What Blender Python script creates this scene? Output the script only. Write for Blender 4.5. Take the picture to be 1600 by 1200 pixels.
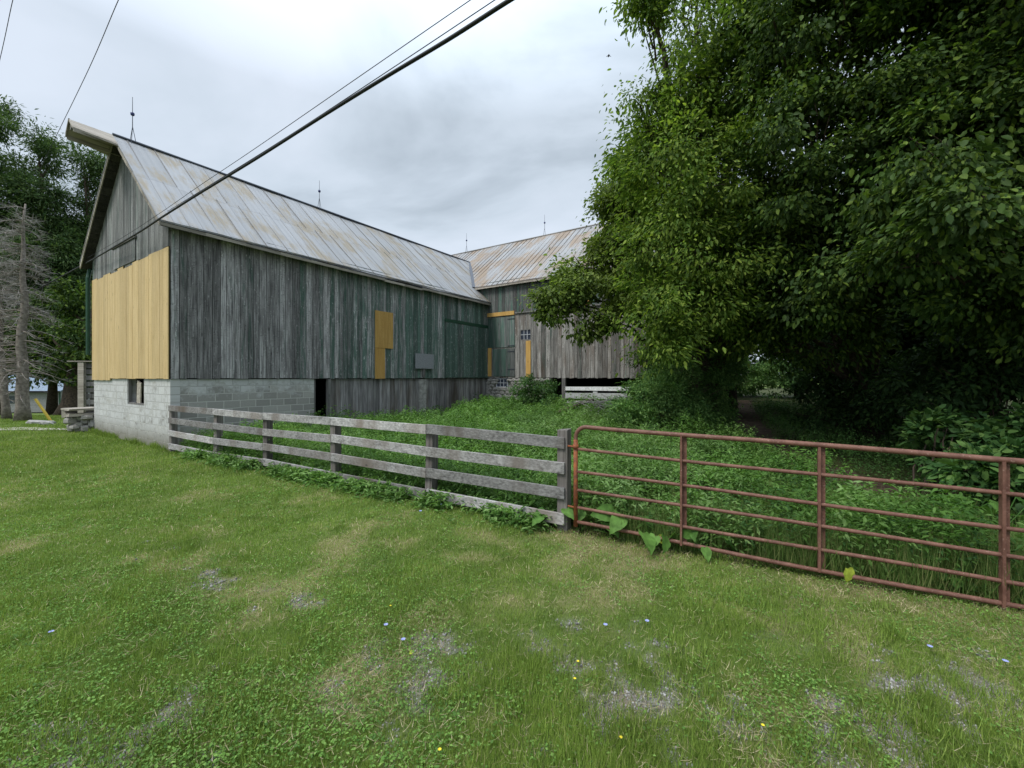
import bpy, math, random
import numpy as np
from mathutils import Vector, Matrix

SC = bpy.context.scene
for o in list(bpy.data.objects): bpy.data.objects.remove(o, do_unlink=True)
COL = SC.collection
RA = math.radians
random.seed(7)
RNG = np.random.default_rng(11)

# ------------------------------------------------------------------ camera
F = 656.0; HOR = 590.0; CAMZ = 1.8
cd = bpy.data.cameras.new('camera'); cam = bpy.data.objects.new('camera', cd); COL.objects.link(cam)
cam.location = (0, 0, CAMZ); cam.rotation_euler = (RA(90), 0, 0)
cd.sensor_width = 36; cd.lens = 36 * F / 1600; cd.shift_y = -(600 - HOR) / 1600
cd.clip_start = .05; cd.clip_end = 3000
SC.camera = cam
def at(px, py, Y):
    return ((px - 800) / F * Y, Y, CAMZ + (HOR - py) / F * Y)

# ------------------------------------------------------------------ world, sun, exposure
SUN_AZ = RA(-128); SUN_EL = RA(54)          # azimuth clockwise from +Y
w = bpy.data.worlds.new('World'); SC.world = w; w.use_nodes = True
nt = w.node_tree; nt.nodes.clear()
def wn(t, **k):
    n = nt.nodes.new(t)
    for a, b in k.items(): setattr(n, a, b)
    return n
sky = wn('ShaderNodeTexSky', sky_type='NISHITA', sun_disc=False, sun_elevation=SUN_EL, sun_rotation=SUN_AZ)
tc = wn('ShaderNodeTexCoord'); sep = wn('ShaderNodeSeparateXYZ'); nt.links.new(tc.outputs['Generated'], sep.inputs[0])
zz = wn('ShaderNodeMath', operation='MAXIMUM'); nt.links.new(sep.outputs[2], zz.inputs[0]); zz.inputs[1].default_value = 0
za = wn('ShaderNodeMath', operation='ADD'); nt.links.new(zz.outputs[0], za.inputs[0]); za.inputs[1].default_value = .32
dv = wn('ShaderNodeVectorMath', operation='SCALE')
inv = wn('ShaderNodeMath', operation='DIVIDE'); inv.inputs[0].default_value = 1; nt.links.new(za.outputs[0], inv.inputs[1])
nt.links.new(tc.outputs['Generated'], dv.inputs[0]); nt.links.new(inv.outputs[0], dv.inputs['Scale'])
mp = wn('ShaderNodeMapping'); mp.inputs['Location'].default_value = (3.1, 1.7, 0); mp.inputs['Scale'].default_value = (1.0, 1.5, 1); nt.links.new(dv.outputs[0], mp.inputs[0])
n1 = wn('ShaderNodeTexNoise'); n1.inputs['Scale'].default_value = 1.2; n1.inputs['Detail'].default_value = 6; n1.inputs['Roughness'].default_value = .52; n1.inputs['Distortion'].default_value = .35
nt.links.new(mp.outputs[0], n1.inputs['Vector'])
cr = wn('ShaderNodeValToRGB'); e = cr.color_ramp.elements
e[0].position = .36; e[0].color = (2.65, 3.1, 3.55, 1); e[1].position = .64; e[1].color = (4.7, 5.2, 5.9, 1)
m_ = e.new(.5); m_.color = (3.95, 4.5, 5.1, 1)
nt.links.new(n1.outputs[0], cr.inputs[0])
mx = wn('ShaderNodeMix', data_type='RGBA'); mx.inputs[0].default_value = .93
nt.links.new(sky.outputs[0], mx.inputs[6]); nt.links.new(cr.outputs[0], mx.inputs[7])
zb = wn('ShaderNodeMapRange'); zb.inputs[1].default_value = .52; zb.inputs[2].default_value = 1.; zb.inputs[3].default_value = 1.; zb.inputs[4].default_value = 3.1; nt.links.new(sep.outputs[2], zb.inputs[0])   # overcast skies are brightest overhead
zm_ = wn('ShaderNodeVectorMath', operation='SCALE'); nt.links.new(mx.outputs[2], zm_.inputs[0]); nt.links.new(zb.outputs[0], zm_.inputs['Scale'])
bg = wn('ShaderNodeBackground'); bg.inputs[1].default_value = .1
nt.links.new(zm_.outputs[0], bg.inputs[0])
wo = wn('ShaderNodeOutputWorld'); nt.links.new(bg.outputs[0], wo.inputs[0])

sd = bpy.data.lights.new('sun', 'SUN'); so = bpy.data.objects.new('sun', sd); COL.objects.link(so)
sd.energy = 1.5; sd.angle = RA(20); sd.color = (1, .96, .88)
sdir = Vector((math.sin(SUN_AZ) * math.cos(SUN_EL), math.cos(SUN_AZ) * math.cos(SUN_EL), math.sin(SUN_EL)))
so.rotation_euler = (-sdir).to_track_quat('-Z', 'Y').to_euler()
vs = SC.view_settings; vs.view_transform = 'Standard'; vs.look = 'None'; vs.exposure = .72; vs.gamma = 1; vs.use_curve_mapping = False
SC.cycles.max_bounces = 6; SC.cycles.transparent_max_bounces = 4
SC.cycles.diffuse_bounces = 3; SC.cycles.glossy_bounces = 2; SC.cycles.transmission_bounces = 3
SC.cycles.use_denoising = True

# ------------------------------------------------------------------ helpers: tags
def tag(o, label=None, cat=None, group=None, kind=None):
    if label: o['label'] = label
    if cat: o['category'] = cat
    if group: o['group'] = group
    if kind: o['kind'] = kind
    return o
def empty(name, loc, rz, label, cat, group=None):
    o = bpy.data.objects.new(name, None); COL.objects.link(o)
    o.location = loc; o.rotation_euler = (0, 0, rz); o.empty_display_size = .2
    return tag(o, label, cat, group)
def copy_tree(o, parent=None):
    c = o.copy(); COL.objects.link(c); c.parent = parent
    for ch in list(o.children): copy_tree(ch, c)
    return c

# ------------------------------------------------------------------ helpers: mesh building
class MB:
    """collects faces (with a per-face random value and optional uv) and links them as ONE mesh object"""
    def __init__(s): s.v = []; s.f = []; s.r = []; s.uv = []
    def face(s, pts, r=0., uv=None):
        b = len(s.v); s.v += [tuple(p) for p in pts]; s.f.append(tuple(range(b, b + len(pts)))); s.r.append(r)
        s.uv.append(uv if uv else [(0, 0)] * len(pts))
    def hexa(s, p, r=None):
        """p: 8 corners, bottom 4 counter-clockwise then top 4"""
        if r is None: r = random.random()
        b = len(s.v); s.v += [tuple(q) for q in p]
        for f in ((3, 2, 1, 0), (4, 5, 6, 7), (0, 1, 5, 4), (1, 2, 6, 5), (2, 3, 7, 6), (3, 0, 4, 7)):
            s.f.append(tuple(b + i for i in f)); s.r.append(r); s.uv.append([(0, 0)] * 4)
    def box(s, x0, x1, y0, y1, z0, z1, r=None, j=0.):
        q = [[x0, y0, z0], [x1, y0, z0], [x1, y1, z0], [x0, y1, z0], [x0, y0, z1], [x1, y0, z1], [x1, y1, z1], [x0, y1, z1]]
        if j: q = [[c + random.uniform(-j, j) for c in p] for p in q]
        s.hexa(q, r)
    def beam(s, p0, p1, w, h, r=None, up=(0, 0, 1)):
        """box along p0->p1, w sideways, h along up, centred"""
        p0 = Vector(p0); p1 = Vector(p1); d = (p1 - p0).normalized(); u = Vector(up)
        sd_ = d.cross(u).normalized() * (w / 2); uu = sd_.cross(d).normalized() * (h / 2)
        s.hexa([p0 - sd_ - uu, p0 + sd_ - uu, p1 + sd_ - uu, p1 - sd_ - uu, p0 - sd_ + uu, p0 + sd_ + uu, p1 + sd_ + uu, p1 - sd_ + uu], r)
    def tube(s, pts, rad, n=8, r=0., cap=True):
        P = [Vector(p) for p in pts]
        if not hasattr(rad, '__len__'): rad = [rad] * len(P)
        b = len(s.v); ref = None
        for i, p in enumerate(P):
            d = (P[min(i + 1, len(P) - 1)] - P[max(i - 1, 0)]).normalized()
            if ref is None: ref = Vector((0, 0, 1)) if abs(d.z) < .9 else Vector((1, 0, 0))
            a = (ref - d * ref.dot(d)).normalized(); c = d.cross(a); ref = a
            for k in range(n):
                t = 2 * math.pi * k / n
                q = p + (a * math.cos(t) + c * math.sin(t)) * rad[i]; s.v.append(tuple(q))
        for i in range(len(P) - 1):
            for k in range(n):
                k2 = (k + 1) % n
                s.f.append((b + i * n + k, b + i * n + k2, b + (i + 1) * n + k2, b + (i + 1) * n + k)); s.r.append(r); s.uv.append([(0, 0)] * 4)
        if cap:
            s.f.append(tuple(b + k for k in range(n))[::-1]); s.r.append(r); s.uv.append([(0, 0)] * n)
            s.f.append(tuple(b + (len(P) - 1) * n + k for k in range(n))); s.r.append(r); s.uv.append([(0, 0)] * n)
    def rock(s, c, sx, sy, sz, r=None, n=6, m=5, j=.18):
        """an uneven lump"""
        if r is None: r = random.random()
        b = len(s.v); ph = random.random() * 6.28
        s.v.append((c[0], c[1], c[2] + sz)); 
        for i in range(1, m):
            th = math.pi * i / m
            for k in range(n):
                a = 2 * math.pi * k / n + ph; q = 1 + random.uniform(-j, j)
                st = abs(math.sin(th)) ** .6
                s.v.append((c[0] + sx * st * math.cos(a) * q, c[1] + sy * st * math.sin(a) * q, c[2] + sz * math.copysign(abs(math.cos(th)) ** .7, math.cos(th)) * q))
        s.v.append((c[0], c[1], c[2] - sz)); last = len(s.v) - 1
        for k in range(n):
            k2 = (k + 1) % n
            s.f.append((b, b + 1 + k, b + 1 + k2)); s.r.append(r); s.uv.append([(0, 0)] * 3)
            s.f.append((last, b + 1 + (m - 2) * n + k2, b + 1 + (m - 2) * n + k)); s.r.append(r); s.uv.append([(0, 0)] * 3)
            for i in range(m - 2):
                s.f.append((b + 1 + i * n + k, b + 1 + (i + 1) * n + k, b + 1 + (i + 1) * n + k2, b + 1 + i * n + k2)); s.r.append(r); s.uv.append([(0, 0)] * 4)
    def build(s, name, mat, parent=None, smooth=False, bevel=0, uv=False):
        me = bpy.data.meshes.new(name); me.from_pydata(s.v, [], s.f)
        a = me.attributes.new('rnd', 'FLOAT', 'FACE'); a.data.foreach_set('value', np.array(s.r, dtype=np.float32))
        if uv:
            l = me.uv_layers.new(name='UVMap'); l.data.foreach_set('uv', np.array([c for q in s.uv for c in q], dtype=np.float32).ravel())
        if smooth: me.polygons.foreach_set('use_smooth', [True] * len(me.polygons))
        me.materials.append(mat); me.update()
        o = bpy.data.objects.new(name, me); COL.objects.link(o)
        if parent: o.parent = parent
        if bevel:
            b = o.modifiers.new('bevel', 'BEVEL'); b.width = bevel; b.segments = 2; b.limit_method = 'ANGLE'
        return o

def norm(a): return a / np.maximum(np.linalg.norm(a, axis=-1, keepdims=True), 1e-9)
LEAF6 = (np.array([(0, 0, 0), (.28, .27, .07), (.66, .25, .05), (1, 0, -.06), (.66, -.25, .05), (.28, -.27, .07)]), [(0, 3, 2, 1), (0, 5, 4, 3)])
LEAF4 = (np.array([(0, 0, 0), (.42, .3, .06), (1, 0, -.05), (.42, -.3, .06)]), [(0, 2, 1), (0, 3, 2)])
MAPLE = (np.array([(0, 0, 0), (.05, .3, .03), (.42, .2, .02), (.5, .5, .02), (.66, .2, 0), (1, 0, -.12), (.66, -.2, 0), (.5, -.5, .02), (.42, -.2, .02), (.05, -.3, .03)]), [(0, 2, 1), (0, 5, 4, 2), (2, 4, 3), (0, 9, 8), (0, 8, 6, 5), (8, 7, 6)])
BLADE = (np.array([(0, .5, 0), (0, -.5, 0), (.55, .38, .09), (.55, -.38, .09), (1, 0, .34)]), [(0, 1, 3, 2), (2, 3, 4)])
def _big():
    v = [(0, 0, 0)]; ts = [0.02, .12, .26, .42, .58, .74, .88]
    for sgn in (1, -1):
        for k, t in enumerate(ts):
            w_ = .5 * math.sin(math.pi * min(1, t ** .62)) ** .8 * (1 - .25 * t); v.append((t - (.10 if k < 2 else 0), sgn * w_, .10 * w_ + .045 * math.sin(k * 2.6 + sgn) - .30 * t * t))
    mid = len(v)
    for t in ts: v.append((t, 0, -.03 - .30 * t * t))
    tip = len(v); v.append((1, 0, -.36)); f = []
    for sgn, b in ((1, 1), (-1, 8)):
        for k in range(6):
            q = (mid + k, mid + k + 1, b + k + 1, b + k); f.append(q if sgn > 0 else q[::-1])
        q = (mid + 6, tip, b + 6); f.append(q if sgn > 0 else q[::-1])
    return np.array(v), f
BIG = _big()
TWIG = (np.array([(0, .5, 0), (0, -.5, 0), (1, 0, -.1)]), [(0, 1, 2)])
def leaves(name, P, D, N, L, W, mat, parent=None, tpl=LEAF6, rnd=None):
    """one mesh of many small leaves: base points P, directions D, normals N, lengths L, widths W"""
    P = np.asarray(P, float); n = len(P)
    D = norm(np.asarray(D, float)); S = norm(np.cross(N, D)); U = np.cross(D, S)
    L = np.broadcast_to(L, (n,)); W = np.broadcast_to(W, (n,))
    T, FC = tpl; k = len(T)
    V = P[:, None, :] + D[:, None, :] * (T[None, :, 0:1] * L[:, None, None]) + S[:, None, :] * (T[None, :, 1:2] * W[:, None, None]) + U[:, None, :] * (T[None, :, 2:3] * L[:, None, None])
    V = V.reshape(-1, 3)
    loops = np.concatenate([np.array(f) for f in FC]); sizes = np.array([len(f) for f in FC])
    LV = (np.arange(n)[:, None] * k + loops[None, :]).ravel().astype(np.int32)
    SZ = np.tile(sizes, n); ST = np.concatenate([[0], np.cumsum(SZ)[:-1]]).astype(np.int32)
    me = bpy.data.meshes.new(name); me.vertices.add(len(V)); me.vertices.foreach_set('co', V.astype(np.float32).ravel())
    me.loops.add(len(LV)); me.loops.foreach_set('vertex_index', LV)
    me.polygons.add(len(SZ)); me.polygons.foreach_set('loop_start', ST)
    try: me.polygons.foreach_set('loop_total', SZ.astype(np.int32))
    except Exception: pass
    me.update(calc_edges=True)
    if rnd is None: rnd = RNG.random(n)
    a = me.attributes.new('rnd', 'FLOAT', 'FACE'); a.data.foreach_set('value', np.repeat(rnd, len(FC)).astype(np.float32))
    me.materials.append(mat)
    o = bpy.data.objects.new(name, me); COL.objects.link(o)
    if parent: o.parent = parent
    return o

def _hash(ix, iy, seed):
    h = (ix.astype(np.int64) * 374761393 + iy.astype(np.int64) * 668265263 + seed * 974711) & 0x7fffffff
    h = ((h ^ (h >> 13)) * 1274126177) & 0x7fffffff
    return ((h ^ (h >> 16)) & 0xffff) / 65535.
def noise2(x, y, sc, seed=0, oct=3):
    tot = 0; amp = 1; s = 0
    x = np.asarray(x, float) * sc; y = np.asarray(y, float) * sc
    for o_ in range(oct):
        ix = np.floor(x); iy = np.floor(y); fx = x - ix; fy = y - iy
        fx = fx * fx * (3 - 2 * fx); fy = fy * fy * (3 - 2 * fy)
        a = _hash(ix, iy, seed + o_); b = _hash(ix + 1, iy, seed + o_); c = _hash(ix, iy + 1, seed + o_); d = _hash(ix + 1, iy + 1, seed + o_)
        tot = tot + amp * ((a * (1 - fx) + b * fx) * (1 - fy) + (c * (1 - fx) + d * fx) * fy); s += amp; amp *= .5; x = x * 2.03 + 7; y = y * 2.03 + 3
    return tot / s
def sstep(a, b, x): t = np.clip((x - a) / (b - a), 0, 1); return t * t * (3 - 2 * t)

# ------------------------------------------------------------------ helpers: materials
class NM:
    def __init__(s, name, rough=.8, spec=.3):
        s.m = bpy.data.materials.new(name); s.m.use_nodes = True; s.t = s.m.node_tree; s.t.nodes.clear()
        s.out = s.t.nodes.new('ShaderNodeOutputMaterial'); s.p = s.n('ShaderNodeBsdfPrincipled')
        s.t.links.new(s.p.outputs[0], s.out.inputs[0]); s.set(s.p, 'Roughness', rough); s.set(s.p, 'Specular IOR Level', spec)
    def n(s, typ, ins=None, **k):
        q = s.t.nodes.new(typ)
        for a, b in k.items(): setattr(q, a, b)
        for a, b in (ins or {}).items(): s.set(q, a, b)
        return q
    def set(s, node, key, val):
        i = node.inputs[key]
        if isinstance(val, bpy.types.NodeSocket): s.t.links.new(val, i)
        elif isinstance(val, bpy.types.Node): s.t.links.new(val.outputs[0], i)
        else:
            if i.type == 'RGBA' and len(val) == 3: val = (*val, 1)
            i.default_value = val
    def coord(s, kind='Object', scale=(1, 1, 1), jit=None):
        c = s.n('ShaderNodeTexCoord').outputs[kind]
        if jit:
            c = s.n('ShaderNodeVectorMath', {0: c, 1: s.n('ShaderNodeVectorMath', {0: s.rnd(), 'Scale': jit}, operation='SCALE').outputs[0]}, operation='ADD').outputs[0]
        return s.n('ShaderNodeMapping', {'Vector': c, 'Scale': scale}).outputs[0]
    def rnd(s): return s.n('ShaderNodeAttribute', attribute_name='rnd').outputs['Fac']
    def attr(s, nm): return s.n('ShaderNodeAttribute', attribute_name=nm).outputs['Fac']
    def noise(s, vec, scale, detail=5, rough=.55, dist=0): return s.n('ShaderNodeTexNoise', {'Vector': vec, 'Scale': scale, 'Detail': detail, 'Roughness': rough, 'Distortion': dist}).outputs[0]
    def ramp(s, fac, stops):
        r = s.n('ShaderNodeValToRGB', {0: fac}); e = r.color_ramp.elements
        while len(e) < len(stops): e.new(.5)
        for q, (p, c) in zip(e, stops):
            q.position = p; q.color = (c, c, c, 1) if not hasattr(c, '__len__') else (*c, 1)
        return r.outputs[0]
    def mix(s, fac, a, b, mode='MIX'):
        return s.n('ShaderNodeMix', {0: fac, 6: a, 7: b}, data_type='RGBA', blend_type=mode).outputs[2]
    def math(s, op, a, b=0., clamp=False):
        q = s.n('ShaderNodeMath', {0: a, 1: b}, operation=op); q.use_clamp = clamp; return q.outputs[0]
    def bump(s, h, strength=.4, dist=.01):
        s.set(s.p, 'Normal', s.n('ShaderNodeBump', {'Height': h, 'Strength': strength, 'Distance': dist}).outputs[0])
    def base(s, c): s.set(s.p, 'Base Color', c)

def wood(name, dark, mid, light, paint=None, pamount=.5, pgrad=None, axis='z', knots=True, warm=None, rough=.85, bv=.75, cols=(.33, .5, .68), flake=.0):
    M = NM(name, rough, .2)
    st = {'z': (7, 7, .8), 'x': (.8, 7, 7)}[axis]; st2 = {'z': (42, 42, 1.5), 'x': (1.5, 42, 42)}[axis]
    v = M.coord(scale=st, jit=31.); v2 = M.coord(scale=st2, jit=13.)
    a = M.noise(v, 1.3, 6, .62); b = M.noise(v2, 1., 4, .6)
    k = M.math('ADD', M.math('MULTIPLY', a, .42), M.math('MULTIPLY', b, .58))
    c = M.ramp(k, [(cols[0], dark), (cols[1], mid), (cols[2], light)])
    if warm:
        c = M.mix(M.ramp(M.noise(M.coord(scale=(1.1, 1.1, .3), jit=5.), 1.5, 3), [(.5, 0.), (.72, 1.)]), c, warm)
    if paint:
        f = M.noise(M.coord(scale=(9, 9, .8) if axis == 'z' else (.8, 9, 9), jit=9.), 1.1, 7, .68)
        f = M.math('ADD', f, M.math('MULTIPLY', M.math('SUBTRACT', M.rnd(), .5), .25))
        if pgrad:      # the coat of paint survives better along one end of the wall
            sx = M.n('ShaderNodeSeparateXYZ', {0: M.n('ShaderNodeTexCoord').outputs['Object']}).outputs[pgrad[0]]
            g = M.n('ShaderNodeMapRange', {0: sx, 1: pgrad[1], 2: pgrad[2], 3: pgrad[3], 4: pgrad[4]}).outputs[0]
            f = M.math('ADD', f, g)
        f = M.ramp(f, [(1 - pamount - .06, 0.), (1 - pamount + .12, 1.)])
        pc = M.mix(b, [q * .75 for q in paint], [min(1, q * 1.3) for q in paint])
        c = M.mix(M.math('MULTIPLY', f, .88), c, pc)
    if flake:      # short cross checks and flaked spots
        fl = M.ramp(M.noise(M.coord(scale=(9, 9, 26), jit=3.), 1.6, 3, .6), [(.60, 0.), (.66, 1.)])
        c = M.mix(M.math('MULTIPLY', fl, flake), c, [q * .35 for q in mid])
        fl = M.ramp(M.noise(M.coord(scale=(16, 16, 5), jit=19.), 1.6, 3, .6), [(.62, 0.), (.68, 1.)])
        c = M.mix(M.math('MULTIPLY', fl, flake * .8), c, [min(1, q * 1.15) for q in light])
    br = M.math('ADD', M.math('MULTIPLY', M.n('ShaderNodeTexWhiteNoise', {'W': M.rnd()}, noise_dimensions='1D').outputs[0], bv), 1 - bv / 2)
    c = M.mix(1., c, M.n('ShaderNodeCombineXYZ', {0: br, 1: br, 2: br}).outputs[0], 'MULTIPLY')
    h = k
    if knots:
        vo = M.n('ShaderNodeTexVoronoi', {'Vector': M.coord(scale=(4.5, 4.5, 1.3) if axis == 'z' else (1.3, 4.5, 4.5), jit=7.), 'Scale': 1.0}).outputs['Distance']
        kf = M.ramp(vo, [(.05, 1.), (.09, 0.)])
        c = M.mix(M.math('MULTIPLY', kf, .75), c, [q * .45 for q in dark]); h = M.math('SUBTRACT', k, M.math('MULTIPLY', kf, .3))
    M.base(c); M.bump(h, .55, .012)
    return M.m

GREEN = (.062, .118, .094)
m_sidelong = wood('weathered_grey_boards_green_paint', (.065, .064, .067), (.225, .216, .218), (.50, .49, .495), GREEN, .40, (0, 1.0, 12.5, -.03, .27), cols=(.34, .49, .67), flake=.7)
m_gable = wood('weathered_gable_boards', flake=.5, dark=(.07, .072, .072), mid=(.17, .172, .17), light=(.34, .34, .335), paint=GREEN, pamount=.33)
m_side2 = wood('weathered_brown_grey_boards', (.055, .052, .048), (.20, .19, .178), (.42, .405, .38), GREEN, .34, (1, -1.5, 1.0, 0., .13), warm=(.12, .09, .07), flake=.7)
m_side2up = wood('weathered_upper_boards', (.045, .045, .045), (.11, .11, .108), (.22, .215, .21), GREEN, .42, (1, -4, 1.0, 0., .13), flake=.6)
m_door = wood('faded_green_door_boards', (.06, .065, .065), (.14, .15, .145), (.26, .27, .26), GREEN, .52)
m_lower = wood('lower_grey_boards', (.075, .072, .072), (.22, .212, .213), (.40, .392, .39), None, warm=(.11, .09, .075))
m_pine = wood('fresh_pine_boards', (.44, .30, .13), (.56, .41, .20), (.64, .48, .26), None, rough=.6, bv=.2, flake=.3)
m_ply = wood('fresh_plywood', (.40, .22, .06), (.52, .31, .095), (.60, .39, .14), None, rough=.6, bv=.15, flake=.3)
m_fence = wood('grey_fence_rail_wood', (.11, .105, .10), (.30, .29, .285), (.50, .485, .475), None, axis='x', warm=(.17, .14, .12))
m_post = wood('dark_fence_post_wood', (.06, .053, .05), (.14, .127, .118), (.24, .22, .21), None)
m_white = wood('worn_white_boards', (.2, .2, .19), (.55, .56, .56), (.72, .73, .74), None, axis='x')
m_old = wood('old_grey_timber', (.05, .048, .045), (.14, .135, .13), (.27, .26, .25), None)
m_sheath = wood('dark_roof_sheathing', (.012, .011, .01), (.035, .032, .03), (.07, .065, .06), None)
m_slab = wood('grey_slab_timber', (.14, .12, .1), (.3, .27, .23), (.45, .41, .36), None, axis='x')

def simple(name, col, rough=.6, spec=.3, metal=0., var=.25, sc=8., col2=None, bump=0.):
    M = NM(name, rough, spec); M.set(M.p, 'Metallic', metal)
    n_ = M.noise(M.coord(), sc, 5)
    c2 = col2 or [q * (1 - var) for q in col]
    M.base(M.mix(M.ramp(n_, [(.35, 0.), (.65, 1.)]), c2, col))
    if bump: M.bump(n_, bump, .01)
    return M.m
m_dark = simple('dark_interior', (.02, .02, .02), .9)
m_cable = simple('black_cable', (.02, .02, .024), .6)
m_steel = simple('dark_steel', (.08, .09, .11), .45, .4, .5)
m_glassball = simple('blue_glass_ball', (.02, .03, .14), .2, .6)
m_green = simple('dark_green_paint', (.02, .07, .04), .5)
m_pane = simple('dusty_window_pane', (.05, .06, .085), .15, .6)
m_trim = simple('white_window_trim', (.5, .52, .56), .7)
m_grid = simple('silver_backboard', (.30, .31, .33), .6, .3, 0, .3, 25., (.2, .21, .23))
m_yel = simple('yellow_stake_paint', (.72, .50, .08), .6)
m_shed = simple('pale_shed_boards', (.30, .30, .30), .8)
m_shedroof = simple('blue_grey_shed_roof', (.20, .26, .33), .5)
m_bark = simple('brown_bark', (.10, .075, .055), .9, .2, 0, .5, 12., (.04, .032, .026), .8)
m_barkgrey = simple('grey_dead_bark', (.27, .235, .205), .9, .2, 0, .5, 9., (.13, .11, .095), .8)
m_twiggrey = simple('grey_dead_twigs', (.34, .32, .295), .9, .1, 0, .3, 5.)
m_concrete = simple('old_concrete', (.42, .41, .39), .9, .2, 0, .3, 6., (.24, .23, .22), .5)
m_bird = simple('bird_feathers', (.04, .04, .045), .7)

# rusty gate
M = NM('rusty_red_gate_steel', .62, .35)
f1 = M.noise(M.coord(), 9, 6, .65); f2 = M.noise(M.coord(), 60, 4)
c = M.mix(M.ramp(f1, [(.4, 0.), (.62, 1.)]), (.125, .056, .040), (.20, .098, .070))
c = M.mix(M.ramp(f2, [(.6, 0.), (.72, 1.)]), c, (.30, .19, .15)); M.base(c); M.bump(f2, .3, .003); m_gate = M.m
M = NM('orange_rust_steel', .7, .3); f1 = M.noise(M.coord(), 20, 6, .65)
M.base(M.mix(M.ramp(f1, [(.4, 0.), (.6, 1.)]), (.15, .052, .035), (.31, .10, .035))); m_gateor = M.m

# concrete block walls
def blocks(name, swap, whitewash):
    M = NM(name, .9, .2)
    s_ = M.n('ShaderNodeSeparateXYZ', {0: M.n('ShaderNodeTexCoord').outputs['Object']})
    v = M.n('ShaderNodeCombineXYZ', {0: s_.outputs[1 if swap else 0], 1: s_.outputs[2]}).outputs[0]
    wob = M.noise(v, .8, 2)
    v2 = M.n('ShaderNodeVectorMath', {0: v, 1: M.n('ShaderNodeVectorMath', {0: M.n('ShaderNodeCombineXYZ', {0: wob, 1: wob}).outputs[0], 'Scale': .05}, operation='SCALE').outputs[0]}, operation='ADD').outputs[0]
    b = M.n('ShaderNodeTexBrick', {'Vector': v2, 'Color1': (.27, .262, .245), 'Color2': (.46, .45, .42), 'Mortar': (.62, .61, .57), 'Scale': 1., 'Mortar Size': .010, 'Mortar Smooth': .1, 'Bias': 0., 'Brick Width': .40, 'Row Height': .2})
    b.offset = .5
    fine = M.noise(v, 22, 6, .7); big = M.noise(v, 2.2, 5, .65); mid = M.noise(v, 7., 5, .7)
    c = M.mix(M.math('MULTIPLY', fine, .4), b.outputs[0], (.17, .17, .16))
    ww = M.n('ShaderNodeMapRange', {0: s_.outputs[2], 1: whitewash[0], 2: whitewash[1], 3: whitewash[2], 4: whitewash[3]}).outputs[0]
    f = M.math('ADD', M.math('ADD', M.math('MULTIPLY', big, .5), M.math('MULTIPLY', mid, .5)), ww)
    f = M.ramp(f, [(.46, 0.), (.60, 1.)])
    wc = M.mix(M.math('MULTIPLY', b.outputs[1], .75), M.mix(1., M.mix(fine, (.74, .75, .75), (.5, .5, .5)), M.mix(b.outputs[0], (.8, .8, .8), (1.1, 1.1, 1.1)), 'MULTIPLY'), (.27, .27, .26))
    c = M.mix(M.math('MULTIPLY', f, .85), c, wc)
    st_ = M.math('ADD', M.n('ShaderNodeMapRange', {0: s_.outputs[2], 1: 0., 2: .75, 3: .34, 4: -.12}).outputs[0], M.math('MULTIPLY', M.math('ADD', big, mid), .5))
    c = M.mix(M.math('MULTIPLY', M.ramp(st_, [(.52, 0.), (.78, 1.)]), .75), c, M.mix(mid, (.10, .105, .06), (.20, .17, .13)))   # splashed mud and moss
    M.base(c)
    M.bump(M.math('SUBTRACT', M.math('MULTIPLY', fine, .3), M.math('MULTIPLY', b.outputs[1], 1.)), .7, .012)
    return M.m
m_blkside = blocks('grey_concrete_blocks', False, (1.15, 1.75, -.12, .16))
m_blkgable = blocks('whitewashed_concrete_blocks', True, (0., 1.7, .03, .12))

# metal roofs
def roofmat(name, base, hi, rust, rustamt, lap):
    M = NM(name, .5, .4); M.set(M.p, 'Metallic', .15)
    uv = M.n('ShaderNodeTexCoord').outputs['UV']
    b = M.n('ShaderNodeTexBrick', {'Vector': M.n('ShaderNodeMapping', {'Vector': uv, 'Rotation': (0, 0, RA(90))}).outputs[0], 'Color1': (0, 0, 0), 'Color2': (1, 1, 1), 'Mortar': (.5, .5, .5), 'Scale': 1., 'Mortar Size': .012, 'Mortar Smooth': .1, 'Brick Width': 2.2, 'Row Height': .62})
    b.offset = .03
    st = M.noise(M.n('ShaderNodeMapping', {'Vector': uv, 'Scale': (6, .5, 1)}).outputs[0], 1., 6, .65)
    bl = M.noise(M.n('ShaderNodeMapping', {'Vector': uv, 'Scale': (1., .55, 1), 'Location': (lap, 0, 0)}).outputs[0], 1.15, 5, .6)
    c = M.mix(M.math('ADD', M.math('MULTIPLY', b.outputs[0], .45), M.math('MULTIPLY', st, .6)), base, hi)
    rn = M.noise(M.n('ShaderNodeMapping', {'Vector': uv, 'Scale': (9, .8, 1)}).outputs[0], 1.3, 7, .7)
    rf = M.ramp(M.math('ADD', M.math('MULTIPLY', bl, .65), M.math('MULTIPLY', rn, .35)), [(rustamt, 0.), (rustamt + .10, 1.)])
    c = M.mix(M.math('MULTIPLY', rf, .75), c, M.mix(rn, rust, (.26, .20, .10)))
    c = M.mix(M.math('MULTIPLY', b.outputs[1], .6), c, (.14, .14, .145))
    M.base(c)
    wv = M.n('ShaderNodeTexWave', {'Vector': uv, 'Scale': 1.6, 'Distortion': 0.}, wave_type='BANDS', bands_direction='X').outputs['Fac']
    M.bump(M.math('ADD', wv, M.math('MULTIPLY', b.outputs[1], .8)), .35, .02)
    return M.m
m_roof1 = roofmat('grey_sheet_metal_roof', (.225, .232, .238), (.345, .352, .362), (.22, .17, .095), .485, 3.3)
m_roof2 = roofmat('rusty_sheet_metal_roof', (.20, .203, .208), (.33, .335, .34), (.22, .105, .045), .46, 9.7)

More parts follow.
